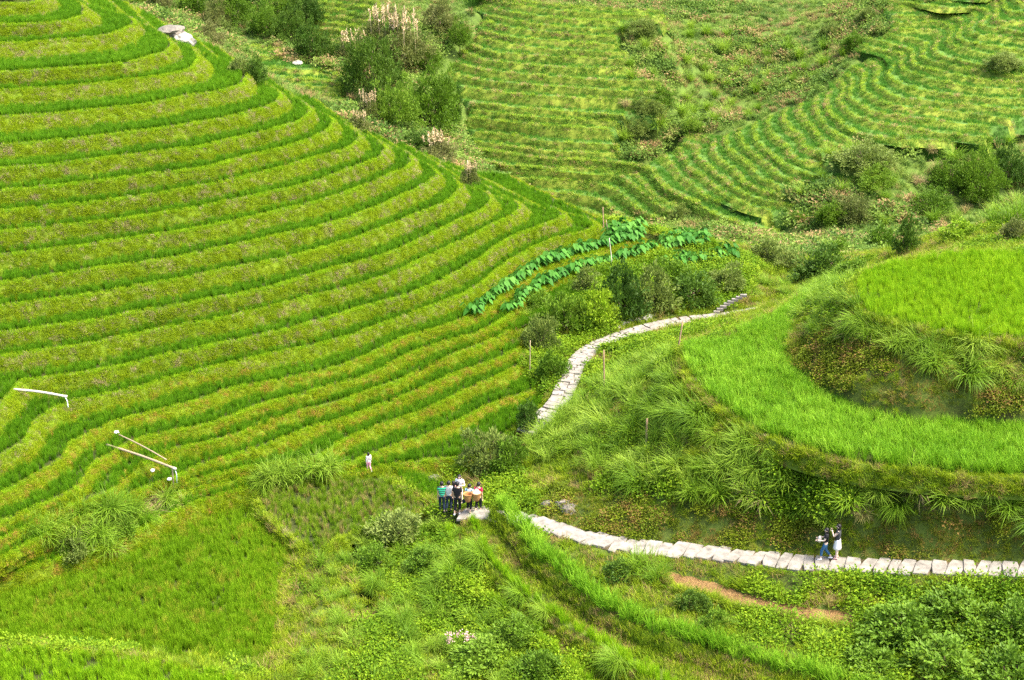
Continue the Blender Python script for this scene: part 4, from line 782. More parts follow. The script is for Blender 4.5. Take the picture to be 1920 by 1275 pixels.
# ------------------------------------------------------------------ bushes and trees
M_bark = plain('bark', (.16, .11, .07), .9, .3)
def mk_leaf(nm, a, b, c, **k): return leafmat(nm, [a, b, c], transl=.3, var=.5, nscale=.5, gloss=.1, **k)
M_bush = {'dark': mk_leaf('dark_bush_leaf', (.04, .09, .010), (.07, .145, .014), (.12, .20, .02)), 'mid': mk_leaf('green_bush_leaf', (.075, .155, .010), (.125, .23, .014), (.19, .30, .024)),
          'yellow': mk_leaf('yellow_green_bush_leaf', (.14, .26, .010), (.22, .36, .014), (.30, .42, .02)), 'grey': mk_leaf('grey_green_bush_leaf', (.11, .16, .03), (.17, .23, .04), (.24, .30, .07)),
          'brush': mk_leaf('brushwood_leaf', (.10, .13, .03), (.17, .20, .045), (.27, .25, .10))}
CR = {}
def crown_mesh(kind, big, i):
    k = (kind, big, i)
    if k not in CR:
        v = crown(170, 46, .085, 500+i*7, (1, 1, .85), .20, .6, .5) if big else crown(75, 38, .14, 600+i*7, (1, 1, .8), .28, .55, .55)
        CR[k] = pm('crown', v, M_bush[kind])
    return CR[k]
def trunk_mesh(seed):
    g = np.random.default_rng(seed); pth = [(np.array([[0, 0, -.3], [.02, .01, .15], [.0, .03, .4]]), [.05, .04, .03])]
    for _ in range(6):
        a = g.random()*6.28; r = g.uniform(.35, .7); z = g.uniform(.45, .85); pth.append((np.array([[0, .0, .1+g.random()*.2], [r*.45*math.cos(a), r*.45*math.sin(a), z*.6], [r*math.cos(a), r*math.sin(a), z]]), [.028, .018, .008]))
    return pm('trunk', tubes(pth, 5), M_bark, True)
TR = [trunk_mesh(i) for i in range(3)]
M_plume = plain('plume', (.62, .48, .28), .9, .15)
PL = {}
def plumes_mesh(i):
    if i not in PL:
        g = np.random.default_rng(700+i); parts = []
        for _ in range(16):
            a = g.random()*6.28; r = .7*math.sqrt(g.random()); b = np.array([r*math.cos(a), r*math.sin(a), .7]); d = np.array([g.normal(.12, .1), g.normal(0, .1), 1]); L = g.uniform(.5, .8)
            n = 26; f = g.random(n); P = b+d*L*(.45+.55*f[:, None]); parts.append(leaves_at(P, np.tile(d*.9, (n, 1))+g.normal(0, .3, (n, 3)), .13, g.integers(9999), .35)); parts.append(tubes([(np.array([b-[0, 0, .3], b+d*L*.5, b+d*L]), .006)], 3))
        PL[i] = pm('plume', join(parts), M_plume)
    return PL[i]
def bush(px, py, wpx, hpx, kind, name, label, group=None, plumes=False, p=None, trunk=True):
    p = hit(px, py) if p is None else p; _, _, t = to_px(p); w_ = wpx*t/FPX/2; h_ = hpx*t/FPX*1.02; big = w_ > 2.2
    e = link(name, None, None, p-np.array([0, 0, .05*h_]), (0, 0, rl.random()*6.28)); tag(e, label, 'tree' if name == 'tree' else 'bush', group)
    k = rl.integers(4); link('crown', crown_mesh(kind, big, int(k)), e, (0, 0, 0), (0, 0, 0), (w_*.86, w_*.86, h_*.92))
    if trunk: link('trunk', TR[int(rl.integers(3))], e, (0, 0, 0), (0, 0, 0), (w_*.9, w_*.9, h_*.9))
    if plumes: link('plume', plumes_mesh(int(rl.integers(3))), e, (0, 0, 0), (0, 0, 0), (w_*.9, w_*.9, h_*.9))
    return e
g1 = 'brushwood thicket along the valley stream'
for px, py, w_, h_, kd in [(300,22,56,44,'brush'),(362,30,70,46,'mid'),(408,48,60,50,'brush'),(440,44,76,56,'mid'),(482,20,70,46,'dark'),(500,66,70,56,'mid'),(545,78,72,60,'dark'),(590,112,76,64,'dark'),(530,34,70,46,'mid'),(575,44,70,56,'dark'),(380,8,70,40,'dark'),(430,6,60,36,'brush'),(395,84,60,40,'brush'),(268,12,50,36,'mid'),(420,70,44,30,'grey')]:
    bush(px, py, w_, h_, kd, 'bush', {'brush': 'straw tinged bush in the thicket along the valley stream', 'mid': 'green bush in the thicket along the valley stream', 'dark': 'dark green bush in the thicket along the valley stream', 'grey': 'grey green bush at the foot of the stream thicket'}[kd], g1)
for px, py, w_, h_, kd, pl, lab in [(700,168,112,104,'dark',False,'large dark tree clump on the ridge left of the distant terraces'),(756,126,100,82,'brush',True,'tree sized brush with tan plumes at the top of the ridge'),(720,92,90,62,'brush',True,'plumed brush at the crest of the ridge'),(664,128,70,54,'brush',True,'plumed brush at the left foot of the ridge'),(826,56,74,50,'brush',False,'brown tinged bush on the upper end of the ridge'),(862,86,48,44,'mid',False,'small green bush beside the end of the upper distant terraces'),
        (742,240,100,82,'mid',False,'green tree low on the ridge, left of the glossy tree'),(806,246,124,104,'mid',False,'broad glossy green tree at the lower end of the ridge'),(846,232,50,66,'dark',False,'narrow dark bush right beside the broad glossy tree'),(780,205,70,44,'grey',False,'grey green bush above the broad glossy tree'),(800,130,60,40,'mid',False,'low green bush in the middle of the ridge'),
        (820,302,80,44,'brush',True,'plumed bush in the hollow just above the near hill'),(772,284,80,36,'dark',False,'low dark bush beside the near hill edge'),(694,226,50,44,'brush',True,'plumed clump at the foot of the ridge'),(672,246,46,30,'brush',True,'low plumed clump next to the near hill'),(480,152,46,40,'dark',False,'small dark round bush touching the near hill edge'),(452,138,44,30,'grey',False,'grey bush behind the near hill edge'),(882,346,36,34,'brush',True,'single plumed clump below the distant terraces'),
        (1835,372,96,88,'mid',False,'leafy tree with large light leaves on the far right slope'),(1892,345,84,66,'dark',False,'dark tree behind the leafy one at the far right'),(1780,352,80,52,'mid',False,'rounded bush left of the leafy tree'),(1622,316,128,46,'grey',False,'low spreading grey green thicket under the wavy terraces'),(1700,476,58,62,'dark',False,'dark conical bush behind the round paddy'),(1655,470,64,42,'mid',False,'green bush left of the dark conical bush'),
        (1590,410,90,46,'brush',False,'brown tinged bush below the wavy terraces'),(1745,400,90,44,'mid',False,'low green bush in the middle of the far right slope'),(1905,452,60,40,'brush',False,'straw tinged bush at the far right edge'),(1880,128,80,28,'grey',False,'grassy hummock bush on the upper wavy terraces'),(1274,412,44,26,'grey',False,'small grey bush among the lower wavy terraces'),(1640,350,80,36,'mid',False,'flat green bush over the bare red scar'),(1560,420,70,40,'mid',False,'green bush at the foot of the far right slope'),(1800,452,80,34,'yellow',False,'yellow green bush behind the back edge of the round paddy')]:
    bush(px, py, w_, h_, kd, 'tree' if w_ >= 84 and 'tree' in lab else 'bush', lab, None, pl)
for px, py, w_, h_, kd in [(1215,216,70,34,'grey'),(1240,192,50,26,'mid'),(1190,252,60,34,'grey'),(1300,246,50,24,'mid'),(1200,64,60,28,'grey'),(1600,92,60,28,'mid'),(1625,40,50,24,'grey'),(1560,66,50,22,'grey')]:
    bush(px, py, w_, h_, kd, 'bush', {'grey': 'grey green scrub where the distant terraces run out into the gully', 'mid': 'green scrub where the distant terraces run out into the gully'}[kd], 'scrub at the ends of the distant terraces')
for px, py, w_, h_, kd in [(1540,520,110,52,'dark'),(1475,505,70,40,'grey'),(1600,525,80,36,'mid'),(1440,486,60,36,'grey'),(1570,480,60,30,'mid')]:
    bush(px, py, w_, h_, kd, 'bush', {'dark': 'dark bramble mound in the dip behind the saddle', 'grey': 'greyish bramble mound in the dip behind the saddle', 'mid': 'green bramble mound in the dip behind the saddle'}[kd], 'brambles in the dip behind the saddle')
for px, py, w_, h_, kd, lab in [(918,878,104,78,'grey','straggly flowering bush at the corner where the walkers pass'),(958,880,70,60,'mid','leafy bush right beside the straggly flowering bush'),(990,800,54,46,'dark','small dark bush at the lower end of the hill terraces'),(1120,606,76,66,'yellow','bright yellow green bush on the slope above the footpath'),(1165,590,96,82,'dark','dark shadowy bush beside the bright yellow green one'),(1062,622,84,76,'mid','green thicket bush just above the footpath bend'),(1225,578,90,70,'grey','grey green bush in the middle of the slope above the footpath'),(1300,566,90,58,'dark','dense bush on the slope left of the stone steps'),(1364,540,76,44,'grey','pale bush above the stone steps'),(1015,655,66,70,'grey','pale green shrub beside the thin bamboo stake'),(1035,710,60,50,'mid','low shrub at the lower bend of the footpath'),(1010,590,66,48,'mid','shrub at the end of the lower taro row'),(1100,545,60,40,'grey','grey shrub below the middle of the taro row'),(1260,528,70,44,'mid','shrub just below the right taro patch'),
        (1240,490,32,22,'yellow','small yellow green plant between the taro patches'),(1335,468,30,20,'yellow','yellow green plant at the end of the upper taro patch'),
        (1690,1190,150,56,'mid','wide low shrub mound at the end of the bare soil plot'),(1790,1160,150,50,'mid','long shrub mound just below the slab path'),(1892,1190,140,60,'mid','leafy shrub mound at the right edge below the path'),(1770,1262,170,60,'mid','big bottom shrub mound in the lower right corner'),(1640,1262,120,44,'mid','low shrub in front of the shrub mounds'),(1900,1290,150,66,'mid','last shrub mound in the lower right corner'),
        (745,1010,96,52,'grey','pale weedy bush on top of the near spur'),(700,1068,84,44,'mid','leafy bush on the left side of the near spur'),(800,1062,76,36,'mid','small leafy bush in the middle of the near spur'),(905,1240,130,40,'mid','wide leafy bush at the bottom of the near spur'),(970,1200,90,46,'mid','leafy bush low on the terraces of the near spur'),(1010,1268,90,46,'mid','leafy bush at the bottom edge below the terrace strips'),(1160,1085,70,36,'dark','low leafy bush under the slab path'),(1345,1185,70,40,'mid','bush with big leaves under the bare soil plot'),(1300,1140,60,34,'dark','dark bush on the bank under the bare soil plot'),(230,1000,70,40,'mid','fern like bush in the bank edging the lower paddy'),(20,1072,80,50,'dark','dark hollow bush at the left end of the overgrown bank'),(140,1040,70,44,'grey','grey bush in the overgrown bank edging the lower paddy')]:
    bush(px, py, w_, h_, kd, 'bush', lab)
# ------------------------------------------------------------------ taro rows
M_taro = leafmat('taro_leaf', [(.03, .13, .014), (.06, .20, .022), (.11, .28, .035)], transl=.3, gloss=.05)
def taro(seed):
    g = np.random.default_rng(seed); parts = []
    for k in range(11):
        a = k*2.4+g.normal(0, .3); r = g.uniform(.12, .38); z = g.uniform(.3, .62); c = np.array([r*math.cos(a), r*math.sin(a), z]); parts.append(tubes([(np.array([[0, 0, -.05], c*[.5, .5, .7], c]), .012)], 4))
        d = np.array([math.cos(a), math.sin(a), -.9]); d /= np.linalg.norm(d); s = np.array([-math.sin(a), math.cos(a), 0]); nn = np.cross(s, d); L = g.uniform(.26, .38)
        o = [(-.12, .16), (-.2, .22), (.05, .36), (.35, .32), (.7, .16), (1, 0)]; rim = [c+d*L*u+s*L*v-nn*.10*v*L for u, v in o]+[c+d*L*u-s*L*v-nn*.10*v*L for u, v in o[-2::-1]]; V = np.vstack([[c], rim]); n = len(rim)
        parts.append((V, np.zeros((0, 4), int), np.array([[0, i+1, i+2] for i in range(n-1)]+[[0, n, 1]])))
    return pm('taro_plant', join(parts), M_taro)
TA = [taro(900+i) for i in range(6)]
def row(pts, z, n, off, label, group, jit=.08, s_=1.):
    P = at_z(*resample(np.array(pts, float), np.linspace(0, 1, n)).T, z)
    for p in P:
        q = p+np.array([rl.normal(0, jit), off+rl.normal(0, jit), 0]); k = s_*rl.uniform(.85, 1.45); tag(link('taro_plant', TA[int(rl.integers(6))], None, q, (0, 0, rl.random()*6.28), (k, k, k)), label, 'plant', group)
rA = [(885,594),(925,563),(960,537),(1013,503),(1067,483),(1120,467),(1150,460)]; rB = [(955,588),(996,550),(1067,516),(1103,502),(1139,493),(1192,480),(1225,468)]
row(rA, -34.6, 46, .22, 'dark leaved taro plant in the long upper row beside the rice', 'upper taro row'); row(rB, -35.08, 44, .2, 'dark leaved taro plant in the long lower row above the slope', 'lower taro row')
for k in range(4): row([(1146,459-k*7),(1200,449-k*7)], -34.6, 8, .25, 'taro plant in the square patch at the tip of the hill', 'square taro patch at the hill tip', .12)
for k in range(3): row([(1248,468-k*7),(1312,460-k*7)], -35.5, 8, .2, 'taro plant in the small upper right patch', 'upper right taro patch', .12)
for k in range(2): row([(1234,502-k*7),(1300,496-k*7)], -36., 8, .2, 'taro plant in the lower right patch', 'lower right taro patch', .12); row([(1312,494-k*9),(1372,483-k*9)], -36.05, 7, .2, 'taro plant in the last patch on the right', 'last taro patch', .12)
# ------------------------------------------------------------------ poles and bamboo water pipes
M_wood = plain('weathered_wood', (.24, .16, .09), .85, .25); M_bam = plain('bleached_bamboo', (.46, .42, .33), .6, .12); M_bamd = plain('old_bamboo', (.30, .23, .14), .7, .2); M_water = plain('falling_water', (.75, .8, .82), .1, .05, spec=.6)
def pole(x0, y0, x1, y1, z, r, label, mat=M_wood, hgt=None, name='wooden_pole'):
    b = at_z(x1, y1, z) if z is not None else hit(x1, y1); d0 = ray(x0, y0); t = to_px(b)[2]; p = d0*t; 
    lean = p-b; k = np.linspace(0, 1, 7)[:, None]; P = np.array([0, 0, -.25])*(1-k)+lean*k; P[:, 0] += .02*np.sin(k[:, 0]*5); tag(link(name, pm(name, tubes([(P, np.linspace(r, r*.75, 7))], 8), mat, True), None, b), label, 'pole')
pole(1131, 388, 1131, 434, -34.5, .05, 'tall dark post at the tip of the hill beside the taro patch'); pole(1137, 412, 1141, 440, -34.6, .03, 'thin slanting stake leaning beside the tall dark post', M_bamd); pole(1281, 603, 1266, 672, None, .055, 'leaning brown pole in front of the footpath at the crescent paddy corner'); pole(1133, 656, 1132, 748, None, .05, 'upright brown pole below the bend of the footpath'); pole(1214, 784, 1210, 864, None, .065, 'thick grey brown pole on the left flank of the mound')
pole(995, 638, 992, 705, None, .03, 'thin tan bamboo stake beside the right end of the rice terraces', M_bamd, name='bamboo_stake'); pole(1143, 446, 1148, 498, -35.08, .03, 'split bamboo stake standing in the lower taro row', M_bam, name='bamboo_stake'); pole(877, 300, 877, 344, None, .07, 'slim pale pole at the foot of the distant terraces', M_bamd)
def pipe(A, B, r, label, mat=M_bam, post=None, spout=True):
    A = np.array(A); B = np.array(B); k = np.linspace(0, 1, 13)[:, None]; P = (A*(1-k)+B*k)-A; P[:, 2] += .06*np.sin(k[:, 0]*math.pi); rr = r*(1+.10*(np.arange(13) % 3 == 0)); e = tag(link('bamboo_pipe', None, None, A), label, 'pipe'); link('pipe', pm('pipe', tubes([(P, rr)], 8), mat, True), e)
    if post is not None: link('post', pm('post', tubes([(np.array([post-A-[0, 0, .2], B-A-(B-A)*.02+[0, 0, .05]]), .035)], 7), M_bamd, True), e)
    if spout: link('spout', pm('spout', tubes([(np.array([P[-1]-(B-A)*.015, P[-1], P[-1]+(B-A)/np.linalg.norm(B-A)*.14]), [r*1.25, r*1.3, r*1.1])], 8), M_bam, True), e)
pipe(at_z(25, 730, -32.98), at_z(121, 743, -33.45), .065, 'thick bleached bamboo pipe carrying water over a rice terrace near the left edge')
pipe(at_z(200, 834, -34.95), at_z(326, 878, -35.2), .06, 'long bamboo pipe on a post pouring water above the lower paddy', M_bamd, at_z(325, 908, -36.06)); pipe(at_z(223, 815, -34.75), at_z(312, 862, -35.05), .035, 'thinner bamboo pole crossing the long water pipe', M_bamd, None, False)
for P in ([at_z(122, 744, -33.47), at_z(126, 752, -33.65), at_z(128, 764, -33.95)], [at_z(328, 879, -35.22), at_z(331, 889, -35.5), at_z(332, 905, -36.0)]):
    P = np.array(P); tag(link('water', pm('water', tubes([(P, [.02, .018, .03])], 5), M_water, True)), 'thin stream of water falling from a bamboo pipe', kind='structure')
M_rag = plain('white_rag', (.75, .75, .72), .9, .08)
for x, y, z, lab in ((219, 815, -34.6, 'small white scrap by the upper end of the crossing bamboo poles'), (287, 887, -35.5, 'white scrap lying in the rice below the long bamboo pipe'), (318, 903, -36.0, 'white scrap at the foot of the pipe post')): rock('white_scrap', at_z(x, y, z)+np.array([0, 0, .15]), .12, M_rag, lab, int(x), flat=.5)['category'] = 'scrap'
# pink flowering plant
M_pink = plain('pink_flower', (.62, .36, .38), .8, .15); p0 = hit(862, 1225); e = tag(link('flowering_plant', None, None, p0), 'weed with pink flower heads at the bottom of the near spur', 'plant'); g_ = np.random.default_rng(3); stems = []; fl = []
for k in range(9):
    a = g_.random()*6.28; r = g_.uniform(.15, .6); z = g_.uniform(.5, .95); c = np.array([r*math.cos(a)*1.4, r*math.sin(a), z]); stems.append((np.array([[0, 0, 0], c*[.4, .4, .6], c]), .008)); n = 40; q = g_.normal(0, .07, (n, 3)); fl.append(leaves_at(c+q, q+[0, 0, .05], .06, k, .7))
link('stem', pm('stem', tubes(stems, 4), M_bush['mid']), e); link('flower', pm('flower', join(fl), M_pink), e); g2 = np.random.default_rng(4); q = g2.normal(0, .3, (160, 3)); q[:, 2] = abs(q[:, 2]); link('foliage', pm('foliage', leaves_at(q, q+[0, 0, .1], .16, 5, .5), M_weed), e)
# ------------------------------------------------------------------ people
def skin_me(name, V, E, Rd, mat, root=0, sub=1, extra=None, mats=None):
    me = bpy.data.meshes.new('tmp'); me.from_pydata([tuple(v) for v in V], E, []); o = bpy.data.objects.new('tmp', me); COL.objects.link(o)
    m = o.modifiers.new('s', 'SKIN'); m.use_smooth_shade = True; s = o.modifiers.new('u', 'SUBSURF'); s.levels = sub; s.render_levels = sub
    for i, r in enumerate(Rd): me.skin_vertices[0].data[i].radius = r if hasattr(r, '__len__') else (r, r); me.skin_vertices[0].data[i].use_root = (i == root)
    dg = bpy.context.evaluated_depsgraph_get(); ev = o.evaluated_get(dg); t = ev.to_mesh(); vv = np.array([v.co[:] for v in t.vertices]); ff = [tuple(p.vertices) for p in t.polygons]; ev.to_mesh_clear(); bpy.data.objects.remove(o)
    fi = [0]*len(ff)
    for ex in extra or []:
        (v, q, tt), mi = ex; n = len(vv); vv = np.vstack([vv, v]); f2 = [tuple(int(a)+n for a in f) for f in list(q)+list(tt)]; ff += f2; fi += [mi]*len(f2)
    r = bpy.data.meshes.new(name); r.from_pydata([tuple(v) for v in vv], [], ff); r.update()
    for x in mats or [mat]: r.materials.append(x)
    r.polygons.foreach_set('material_index', np.array(fi, np.int32)); r.polygons.foreach_set('use_smooth', np.ones(len(ff), bool)); return r
def ball(c, r, n=8):
    a = np.linspace(0, math.pi, n); P = np.stack([0*a, 0*a, -np.cos(a)], 1)*1.0; return tubes([(np.array(c)+P*np.array(r if hasattr(r, '__len__') else (r, r, r))[2], np.maximum(.001, np.sin(a))*(r if not hasattr(r, '__len__') else r[0]))], 10)
M_skin = plain('skin', (.55, .36, .25), .6, .06); M_skinl = plain('fair_skin', (.72, .52, .42), .6, .05); M_hair = plain('black_hair', (.012, .010, .010), .5, .2); M_eye = plain('eye', (.02, .015, .012), .3, .05); M_lipc = plain('mouth', (.38, .15, .12), .6, .05)
def cloth(nm, c): return plain(nm, c, .9, .10, 8.)
def dirv(el, az): return np.array([math.sin(az)*math.cos(el), math.cos(az)*math.cos(el), math.sin(el)])
def person(p, yaw, h, label, look, pose=None, group=None):
    """faces +Y before the yaw; pose: L/R arm (upper, fore) directions and legs (knee, ankle offsets)"""
    pose = pose or {}; S = h/1.72; A = np.array
    J = {'pel': A([0, 0, .93]), 'sp': A([0, -.005, 1.08]), 'ch': A([0, 0, 1.27]), 'nb': A([0, -.005, 1.43]), 'nk': A([0, .0, 1.50]), 'hd': A([0, .015, 1.575]), 'ht': A([0, .012, 1.645])}
    ln = pose.get('lean', 0.); 
    for k in ('sp', 'ch', 'nb', 'nk', 'hd', 'ht'): J[k] = J[k]+A([0, (J[k][2]-.93)*ln, -abs(ln)*(J[k][2]-.93)*.15])
    up = {}
    for sd, sg in (('L', -1), ('R', 1)):
        sh = J['ch']+A([sg*.175, -.005, .115]); ua, fa = pose.get('arm'+sd, ((0.05*sg, .02, -1), (.02*sg, .12, -1))); ua = A(ua, float); fa = A(fa, float); ua /= np.linalg.norm(ua); fa /= np.linalg.norm(fa)
        el = sh+ua*.285; wr = el+fa*.245; ha = wr+fa*.075; J.update({'sh'+sd: sh, 'el'+sd: el, 'wr'+sd: wr, 'ha'+sd: ha}); up[sd] = fa
        kn, an = pose.get('leg'+sd, ((0, .01, 0), (0, 0, 0))); hip = A([sg*.085, 0, .90]); kn = A([sg*.095, 0, .49])+A(kn); an = A([sg*.095, -.02, .085])+A(an)
        J.update({'hp'+sd: hip, 'kn'+sd: kn, 'an'+sd: an, 'to'+sd: an+A([sg*.015, .13, -.05])})
    nm = list(J); ix = {k: i for i, k in enumerate(nm)}; w_ = look.get('wide', 1.)
    RR = {'pel': (.15*w_, .105*w_), 'sp': (.125*w_, .095*w_), 'ch': (.15*w_, .105*w_), 'nb': (.07, .06), 'nk': (.052, .052), 'hd': (.085, .098), 'ht': (.07, .082)}
    for sd in 'LR': RR.update({'sh'+sd: .058, 'el'+sd: .042, 'wr'+sd: .028, 'ha'+sd: (.036, .022), 'hp'+sd: .088, 'kn'+sd: .056, 'an'+sd: .036, 'to'+sd: (.038, .026)})
    E = [('pel', 'sp'), ('sp', 'ch'), ('ch', 'nb'), ('nb', 'nk'), ('nk', 'hd'), ('hd', 'ht')]
    for sd in 'LR': E += [('ch', 'sh'+sd), ('sh'+sd, 'el'+sd), ('el'+sd, 'wr'+sd), ('wr'+sd, 'ha'+sd), ('pel', 'hp'+sd), ('hp'+sd, 'kn'+sd), ('kn'+sd, 'an'+sd), ('an'+sd, 'to'+sd)]
    ex = []
    for sd, sg in (('L', -1), ('R', 1)):                      # four fingers and a thumb, slightly curled
        f = up[sd]; side = np.cross(f, A([1., 0, 0]) if abs(f[0]) < .8 else A([0, 1., 0])); side /= np.linalg.norm(side); pal = np.cross(side, f); b = J['ha'+sd]
        for q, L in enumerate((.070, .080, .075, .058)):
            o = b+side*(.027-.018*q)+f*.02; ex.append((tubes([(A([o, o+f*L*.5, o+f*L*.85+pal*.018*sg, o+f*L+pal*.035*sg]), [.009, .0085, .008, .006])], 6), 0))
        o = b+side*.03-f*.03; ex.append((tubes([(A([o, o+side*.03+f*.02, o+side*.035+f*.055+pal*.012*sg]), [.010, .009, .007])], 6), 0))
        ex.append((ball(J['hd']+A([sg*.095, -.01, 0]), (.018, .018, .03)), 0)); ex.append((ball(J['hd']+A([sg*.034, .088, .018]), .012), 1))
    ex.append((tubes([(A([J['hd']+A([0, .095, .02]), J['hd']+A([0, .118, -.018]), J['hd']+A([0, .10, -.028])]), [.009, .014, .008])], 6), 0)); ex.append((tubes([(A([J['hd']+A([-.024, .090, -.052]), J['hd']+A([0, .097, -.052]), J['hd']+A([.024, .090, -.052])]), [.004, .007, .004])], 6), 2))
    sk = look.get('skin', M_skin); body = skin_me('person', [J[k]*1. for k in nm], [(ix[a], ix[b]) for a, b in E], [RR[k] for k in nm], sk, 0, 2, ex, [sk, M_eye, M_lipc])
    e = link('person', body, None, p, (0, 0, yaw), (S, S, S)); tag(e, label, 'person', group)
    def part(name, keys, edges, grow, mat, ov=None, mats=None):
        V = []; Rd = []
        for k in keys:
            if isinstance(k, tuple): a, b, f = k; V.append(J[a]*(1-f)+J[b]*f); ra = np.mean(RR[a]); rb = np.mean(RR[b]); Rd.append(ra*(1-f)+rb*f+grow)
            else: V.append(J[k]); r = RR[k]; Rd.append(tuple(x+grow for x in r) if isinstance(r, tuple) else r+grow)
        if ov:
            for i, r in ov.items(): Rd[i] = r
        me = skin_me(name, V, edges, Rd, mat, 0, 2); return link(name, me, e)
    sl = look.get('sleeve', .55); t = part('shirt', ['sp', 'pel', 'ch', ('ch', 'nb', .75), 'shL', ('shL', 'elL', sl), 'shR', ('shR', 'elR', sl)] + ([('elL', 'wrL', .9), ('elR', 'wrR', .9)] if sl >= 1 else []), [(0, 1), (0, 2), (2, 3), (2, 4), (4, 5), (2, 6), (6, 7)] + ([(5, 8), (7, 9)] if sl >= 1 else []), .022, look['shirt'])
    if look.get('sleeve_mat'): pass
    b = look['bottom']
    if b in ('trousers', 'shorts'):
        f = 1.0 if b == 'trousers' else .5; low = look.get('hem', .92)
        part('trousers', ['pel', 'hpL', 'knL', ('knL', 'anL', low), 'hpR', 'knR', ('knR', 'anR', low), ('pel', 'sp', .3)], [(0, 1), (1, 2), (2, 3), (0, 4), (4, 5), (5, 6), (0, 7)], .020, look['bmat'])
    else:
        z0, z1 = .98, look.get('skirt', .52); n = 6; zz = np.linspace(z0, z1, n); P = np.stack([0*zz, 0*zz, zz], 1); v, q, tt = tubes([(P, np.linspace(.15, look.get('flare', .23), n))], 18); v[:, 1] *= .8; link('skirt', pm('skirt', (v, q, tt), look['bmat'], True), e)
    hd = J['hd']; bm = bmesh.new(); bmesh.ops.create_uvsphere(bm, u_segments=20, v_segments=14, radius=1.0); lo_ = look.get('hair', 'short'); dl = []
    for v in bm.verts:
        c = v.co.copy(); x, y, z = c
        if y > .45 and z < .42: dl.append(v)
        elif lo_ == 'short' and z < -.25 and y > -.3: dl.append(v)
        drop = 0.
        if lo_ == 'long' and z < -.1 and y < .35: drop = (-z-.1)*(.26)*look.get('hairlen', 1.)
        v.co = Vector((hd[0]+x*.104*(1+.10*drop/.26), hd[1]-.008+y*.116, hd[2]+.028+z*.118-drop))
    bmesh.ops.delete(bm, geom=dl, context='VERTS'); me = bpy.data.meshes.new('hair'); bm.to_mesh(me); bm.free(); me.materials.append(M_hair); me.polygons.foreach_set('use_smooth', np.ones(len(me.polygons), bool)); ho = link('hair', me, e); md = ho.modifiers.new('t', 'SOLIDIFY'); md.thickness = .012
    for sd in 'LR':
        a, tt = J['an'+sd], J['to'+sd]; link('shoe', pm('shoe', tubes([(A([a+A([0, -.055, -.045]), a+A([0, -.02, -.035]), a+A([0, .06, -.045]), tt+A([0, .02, -.005])]), [.034, .046, .046, .03])], 10), look['shoe'], True), e)
    return e, J, S
def wpt(e, q): return np.array((Matrix.Translation(e.location) @ Euler(e.rotation_euler).to_matrix().to_4x4() @ Matrix.Diagonal((*e.scale, 1))) @ Vector(q))
mB, mW, mG = cloth('black_cloth', (.012, .012, .014)), cloth('white_cloth', (.80, .78, .76)), cloth('grey_cloth', (.45, .45, .46)); mDG = cloth('dark_grey_cloth', (.05, .05, .055)); mJ = cloth('blue_denim', (.03, .10, .20)); mDN = cloth('dark_denim', (.015, .025, .045)); mLB = cloth('light_blue_cloth', (.42, .66, .75)); mR = cloth('red_cloth', (.50, .02, .07)); mPk = cloth('pink_cloth', (.72, .32, .46)); mPl = cloth('pale_pink_cloth', (.78, .66, .66)); mSh = cloth('dark_shoe', (.03, .03, .03)); mWs = cloth('white_shoe', (.75, .72, .70)); mMg = cloth('magenta_cloth', (.35, .02, .14))
def stripe_mat():
    m, t, out = nodes('green_striped_cloth'); z = N(t, 'ShaderNodeSeparateXYZ'); t.links.new(N(t, 'ShaderNodeTexCoord').outputs['Object'], z.inputs[0]); f = math_(t, 'FRACT', math_(t, 'MULTIPLY', z.outputs[2], 9.0), 0)
    r = N(t, 'ShaderNodeValToRGB'); r.color_ramp.interpolation = 'CONSTANT'; r.color_ramp.elements[0].color = (.03, .42, .24, 1); r.color_ramp.elements[1].position = .62; r.color_ramp.elements[1].color = (.01, .03, .03, 1); t.links.new(f, r.inputs[0]); p = N(t, 'ShaderNodeBsdfPrincipled'); t.links.new(r.outputs[0], p.inputs['Base Color']); p.inputs['Roughness'].default_value = .9; t.links.new(p.outputs[0], out.inputs[0]); return m
GW = 'people walking in single file where the path drops'
def ground_at(px, py, z=None):
    p = hit(px, py) if z is None else at_z(px, py, z); return p
walkL = {'legL': ((0, .10, .02), (0, .02, 0)), 'legR': ((0, .02, -.01), (0, -.22, .05))}; walkR = {'legR': ((0, .10, .02), (0, .02, 0)), 'legL': ((0, .02, -.01), (0, -.22, .05))}
zg = -37.1
person(at_z(829, 959, zg), R(8), 1.66, 'man in a green and black striped polo shirt, seen from behind, leftmost of the group', dict(shirt=stripe_mat(), bottom='trousers', bmat=mDN, shoe=mSh, wide=1.05), walkL, GW)
person(at_z(842, 958, zg), R(-4), 1.66, 'man in a pale grey T-shirt and dark jeans beside the striped man', dict(shirt=mG, bottom='trousers', bmat=mDN, shoe=mSh), walkR, GW)
person(at_z(851, 955, zg), R(10), 1.58, 'person in dark magenta half hidden behind the man in black', dict(shirt=mMg, bottom='trousers', bmat=mB, shoe=mSh, hair='long', skin=M_skin), walkL, GW)
person(at_z(858, 964, zg), R(-12), 1.80, 'tall person all in black with rolled trousers in the middle of the group', dict(shirt=mB, bottom='trousers', bmat=mB, shoe=mWs, hem=.7, sleeve=.7), walkR, GW)
person(at_z(862, 944, zg+.05), R(165), 1.62, 'woman in white facing the camera behind the person in black', dict(shirt=mW, bottom='trousers', bmat=mW, shoe=mWs, hair='long', skin=M_skinl), {'armL': ((-.5, .3, -.8), (.5, .7, .2))}, GW)
pa, Ja, Sa = person(at_z(880, 962, zg), R(-15), 1.60, 'porter in a light blue shirt with a brown basket on the back', dict(shirt=mLB, bottom='trousers', bmat=mB, shoe=mSh, hair='short', hem=.6), {'lean': .12, **walkL}, GW)
